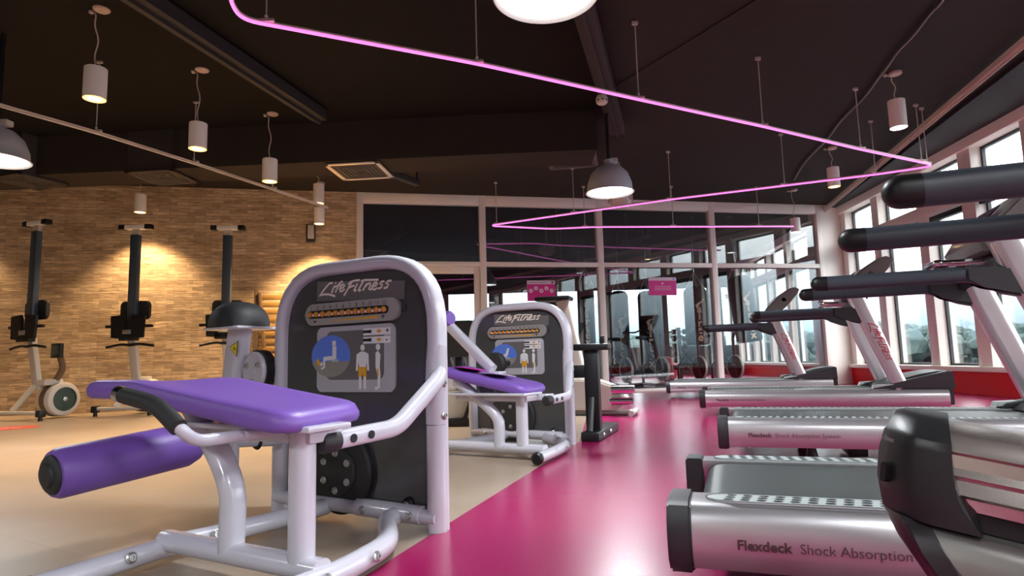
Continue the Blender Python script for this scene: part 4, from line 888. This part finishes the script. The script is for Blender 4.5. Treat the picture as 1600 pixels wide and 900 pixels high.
pendant(220, 281, 304, 332, 'warm pendant lamp close to the stone wall behind the middle rower', watts=190, Y=9.15)
pendant(1400, 113, 157, 200, 'largest white pendant lamp right of centre, hung near the window beam', False, watts=40)
pendant(1301, 230, 262, 292, 'warm-rimmed pendant lamp behind the pink neon by the windows', True, watts=15)
pendant(1242, 296, 341, 363, 'farthest pendant lamp in front of the glass partition corner', False, watts=20)
for x, y, lb in ((-8.1, 9.0, 'far-left'), (-7.4, 5.6, 'near-left')):
    p_ = Vector((x, y, 2.8)); q_ = p_-Vector((0, 0, EYE)); dd = q_.dot(_F); pendant(800+F_PX*q_.dot(_R)/dd, 0, 450-F_PX*(q_+Vector((0, 0, .25))).dot(_U)/dd, 450-F_PX*q_.dot(_U)/dd, lb+' added fill pendant lamp, unseen beyond the left picture edge', Y=y, watts=260)  # unseen pendants put in to brighten the stone wall
def dome(loc, label, r=.235, h=.29, watts=200, top=None):
    t = thing('dome_lamp', label, 'dome lamp', loc, 0, 'large metal dome lamps'); top = (H-loc[2]) if top is None else top
    b = mb('dome'); b.lathe([(r*1.04, -.006), (r*1.07, 0), (r, .012), (r*.97, h*.3), (r*.82, h*.62), (r*.55, h*.85), (r*.25, h*.95), (r*.2, h), (r*.2, h*1.12), (0, h*1.12)], (0, 0, 0), seg=48); b.lathe([(r*1.04, -.006), (r*.95, .012), (r*.9, h*.3), (r*.6, h*.7), (0, h*.8)], (0, 0, 0), m='offwhite', seg=48); b.build('shade', t, sharp=50, norm=False)
    b = mb('cool'); b.lathe([(0, .005), (r*.96, .008), (r*.96, .014), (0, .014)], (0, 0, 0), seg=40); b.build('diffuser', t)
    b = mb('black'); b.tube([(0, 0, h*1.1), (0, 0, top)], .018); b.build('stem', t)
    b = mb('offwhite'); b.box(.02, .10, -.03, .05, h*1.0, h*1.18, bev=.01); b.build('ballast', t)
    if watts: spot((loc[0], loc[1], loc[2]-.02), (.93, .97, 1), watts, math.radians(156), r=r*.8, blend=.5)
    return t
dp = W(953, 301, 6.75); dome(dp, 'large metal dome lamp hanging in the middle, in front of the glass partition', watts=300, r=.25, h=.33)
dp = W(853, -8, 2.75); dome(dp, 'nearest dome lamp, cut by the top edge of the picture', watts=170)
dp = W(-8, 250, 5.0); dome(dp, 'dome lamp cut by the left edge of the picture', watts=150)
for x, y in ((-2.0, -1.6), (1.0, -1.4), (-5.8, .8), (2.6, -3.6), (-3.2, -4.2), (3.6, .6)):
    dome((x, y, 2.6), 'unseen dome lamp added behind the camera for fill light', watts=170)  # added fixtures out of view, filling the room with light
# neon and unlit tube
def light_tube(name, pts, rods, label, m_, fil=.18):
    P0 = [G(x, y, 2.77) for x, y in pts]; c = P0[len(P0)//2]; base = Vector((c.x, c.y, 2.77))
    t = thing(name, label, 'light tube', base); Pf = [p-base for p in fillet(P0, fil, 6)]
    b = mb(m_); b.tube(Pf, .0100, seg=10); b.build('tube', t)
    b = mb('rod' if m_ == 'neon' else 'tubeoff'); b.sweep([p+Vector((0, 0, .0165)) for p in Pf], rrect(.014, .026, .003, 1), up=(0, 0, 1)); b.build('channel', t)
    for x, y in rods:
        p = G(x, y, 2.77)-base; b = mb('rod'); b.tube([p+Vector((0, 0, .02)), p+Vector((0, 0, H-2.77-.002))], .0055, seg=8); b.box(p.x-.05, p.x+.05, p.y-.012, p.y+.012, .012, .03); b.box(p.x-.025, p.x+.025, p.y-.012, p.y+.012, H-2.77-.03, H-2.77-.002); b.ball(p+Vector((0, 0, .05)), .013, seg=8); b.build('suspension_rod', t)
light_tube('neon_tube', [(362, -45), (358, 0), (376, 31), (745, 100), (998, 156), (1192, 198), (1345, 234), (1463, 259), (1368, 273), (1048, 312), (762, 353), (862, 358), (925, 355), (1240, 354)],
           [(416, 37), (745, 100), (998, 156), (1192, 198), (1345, 234), (1440, 253), (1449, 257), (1368, 273), (1226, 290), (1048, 312), (897, 333), (776, 351), (914, 355), (1052, 354), (1186, 354)], 'glowing pink neon tube zigzagging under the dark ceiling on thin rods', 'neon')
light_tube('ceiling_tube', [(-60, 148), (0, 166), (150, 208), (310, 258), (512, 325)], [(150, 208), (303, 256), (426, 296)], 'unlit cream light tube running diagonally on the left side of the ceiling', 'tubeoff')
# cassette vents
def vent(corners, h, label, m_='rod', sz=.62):
    P = [G(x, y, h) for x, y in corners]; c = sum(P, Vector())/4; e = (P[1]-P[0]).normalized(); ang = math.atan2(e.y, e.x); s_ = sz/2
    t = thing('air_vent', label, 'vent', c, ang, 'square ceiling vents')
    b = mb('beam'); b.box(-s_, s_, -s_, s_, .012, H-h); b.build('duct_box', t)
    b = mb(m_); 
    for k in range(4):
        T = Matrix.Rotation(k*PI/2, 4, 'Z'); b.box(-s_-.02, s_+.02, s_-.03, s_+.02, 0, .014, mat4=T)
    b.build('rim', t)
    b = mb('beam')
    for j in range(1, 6):
        w = s_*(1-j*.16)
        for k in range(4):
            T = Matrix.Rotation(k*PI/2, 4, 'Z'); b.box(-w, w, w-.008, w+.004, -.0, .012, 'ventlip', mat4=T)
    b.build('louvre', t)
vent([(506, 260), (585, 255.5), (616, 277.5), (542, 280)], 2.95, 'square louvred vent with pale rim left of centre, above the glass door corner', 'rod')
P, Q = G(604, 268, 3.1), G(652, 286, 3.2); Q = P+(Q-P).normalized()*min(1.6, (Q-P).length); b = mb('beam'); b.sweep([P, Q], rrect(.09, .09, .01, 2)); b.sweep([Q+Vector((0, 0, .04)), Vector((Q.x, Q.y, H))], rrect(.03, .03, .006, 2)); b.sweep([P+Vector((0, 0, .04)), Vector((P.x, P.y, H))], rrect(.03, .03, .006, 2)); tag(b.build('cable_duct'), 'short dark duct running from the pale-rimmed vent to the glass partition', 'duct')
vent([(848, 243), (928, 236), (941, 262), (858, 265)], 3.2, 'square vent with slanted louvres behind the central dome lamp', 'ventlip')
vent([(200, 272), (266, 268.5), (308, 284), (245, 288)], 2.95, 'dark square vent with thin rim above the middle rower', 'beam', .55)
vent([(0, 282), (60, 270), (95, 286), (30, 300)], 2.95, 'dark square vent near the left picture edge above the left rower', 'beam', .55)
# smoke detector, bulb speaker, cable
q = G(940, 150, 3.285); t = thing('smoke_detector', 'small cream smoke detector on the black ceiling track', 'smoke detector', q)
b = mb('offwhite'); b.lathe([(0, -.085), (.045, -.085), (.058, -.07), (.062, -.035), (.05, 0), (0, 0)], (0, 0, 0), seg=24); b.build('housing', t)
b = mb('black')
for k in range(8): a = k*PI/4; b.box(.048, .0615, -.012, .012, -.062, -.05, mat4=Matrix.Rotation(a, 4, 'Z'))
b.build('slots', t)
q = W(970, 326, 9); t = thing('ceiling_lamp', 'round ribbed globe lamp hanging just behind the central dome lamp', 'lamp', q)
b = mb('offwhite'); b.lathe([(0, 0), (.08, .015), (.145, .06), (.165, .10)], (0, 0, 0), seg=32); b.build('globe', t)
b = mb('rod'); b.lathe([(.165, .10), (.172, .12), (.172, .19), (.12, .26), (.04, .28), (0, .28)], (0, 0, 0), seg=32)
for k in range(20): b.box(.168, .182, -.006, .006, .10, .19, mat4=Matrix.Rotation(k*PI/10, 4, 'Z'))
b.tube([(0, 0, .27), (0, 0, H-q.z)], .015, seg=8); b.build('heat_sink', t)
cp = [(1483, -20), (1468, 4), (1452, 22), (1425, 55), (1400, 82), (1383, 106), (1372, 122), (1350, 150), (1312, 190), (1292, 216), (1262, 248), (1250, 262), (1240, 282)]
pts = []
for i, (x, y) in enumerate(cp):
    p = G(x, y, 3.44); p.z = 3.452-(.02 if i % 2 else 0); pts.append(p)
b = mb('black'); b.tube(fillet(pts, .2, 4), .014, seg=8); cbl = b.build('ceiling_cable'); tag(cbl, 'black cable clipped along the ceiling past the right pendant lamps', 'cable')
b = mb('cord'); b.tube([p+Vector((.016, 0, -.008)) for p in fillet(pts, .2, 4)], .0035, seg=6); b.build('thin_wire', cbl)
# ------------------------------------------------------------------ daylight
w = bpy.data.worlds.new('sky'); SC.world = w; w.use_nodes = True; nt = w.node_tree; bg = nt.nodes['Background']
tc = nt.nodes.new('ShaderNodeTexCoord'); sp = nt.nodes.new('ShaderNodeSeparateXYZ'); cr = nt.nodes.new('ShaderNodeValToRGB')
cr.color_ramp.elements[0].position = .0; cr.color_ramp.elements[0].color = (.62, .80, .95, 1); cr.color_ramp.elements[1].position = .18; cr.color_ramp.elements[1].color = (1, 1, 1, 1)
e = cr.color_ramp.elements.new(.06); e.color = (.68, .86, .98, 1)
mr = nt.nodes.new('ShaderNodeMapRange'); mr.inputs[1].default_value = .0; mr.inputs[2].default_value = .30; mr.inputs[3].default_value = .42; mr.inputs[4].default_value = 6.5
L = nt.links.new; L(tc.outputs['Generated'], sp.inputs[0]); L(sp.outputs[2], cr.inputs[0]); L(cr.outputs[0], bg.inputs[0]); L(sp.outputs[2], mr.inputs[0]); L(mr.outputs[0], bg.inputs[1])
l = bpy.data.lights.new('daylight', 'AREA'); l.shape = 'RECTANGLE'; l.size = 17; l.size_y = 3.4; l.cycles.is_portal = True
o = bpy.data.objects.new('daylight', l); C.objects.link(o); c = winP+winD*(9)+Vector((.35, 0, 1.85)); o.location = c
nrm = Vector((-winD.y, winD.x, 0)); nrm = nrm if nrm.x < 0 else -nrm
o.rotation_euler = nrm.to_track_quat('-Z', 'Y').to_euler()
SC.view_settings.view_transform = 'Standard'; SC.view_settings.look = 'None'; SC.view_settings.gamma = 1; SC.view_settings.exposure = .85
SC.view_settings.use_curve_mapping = False
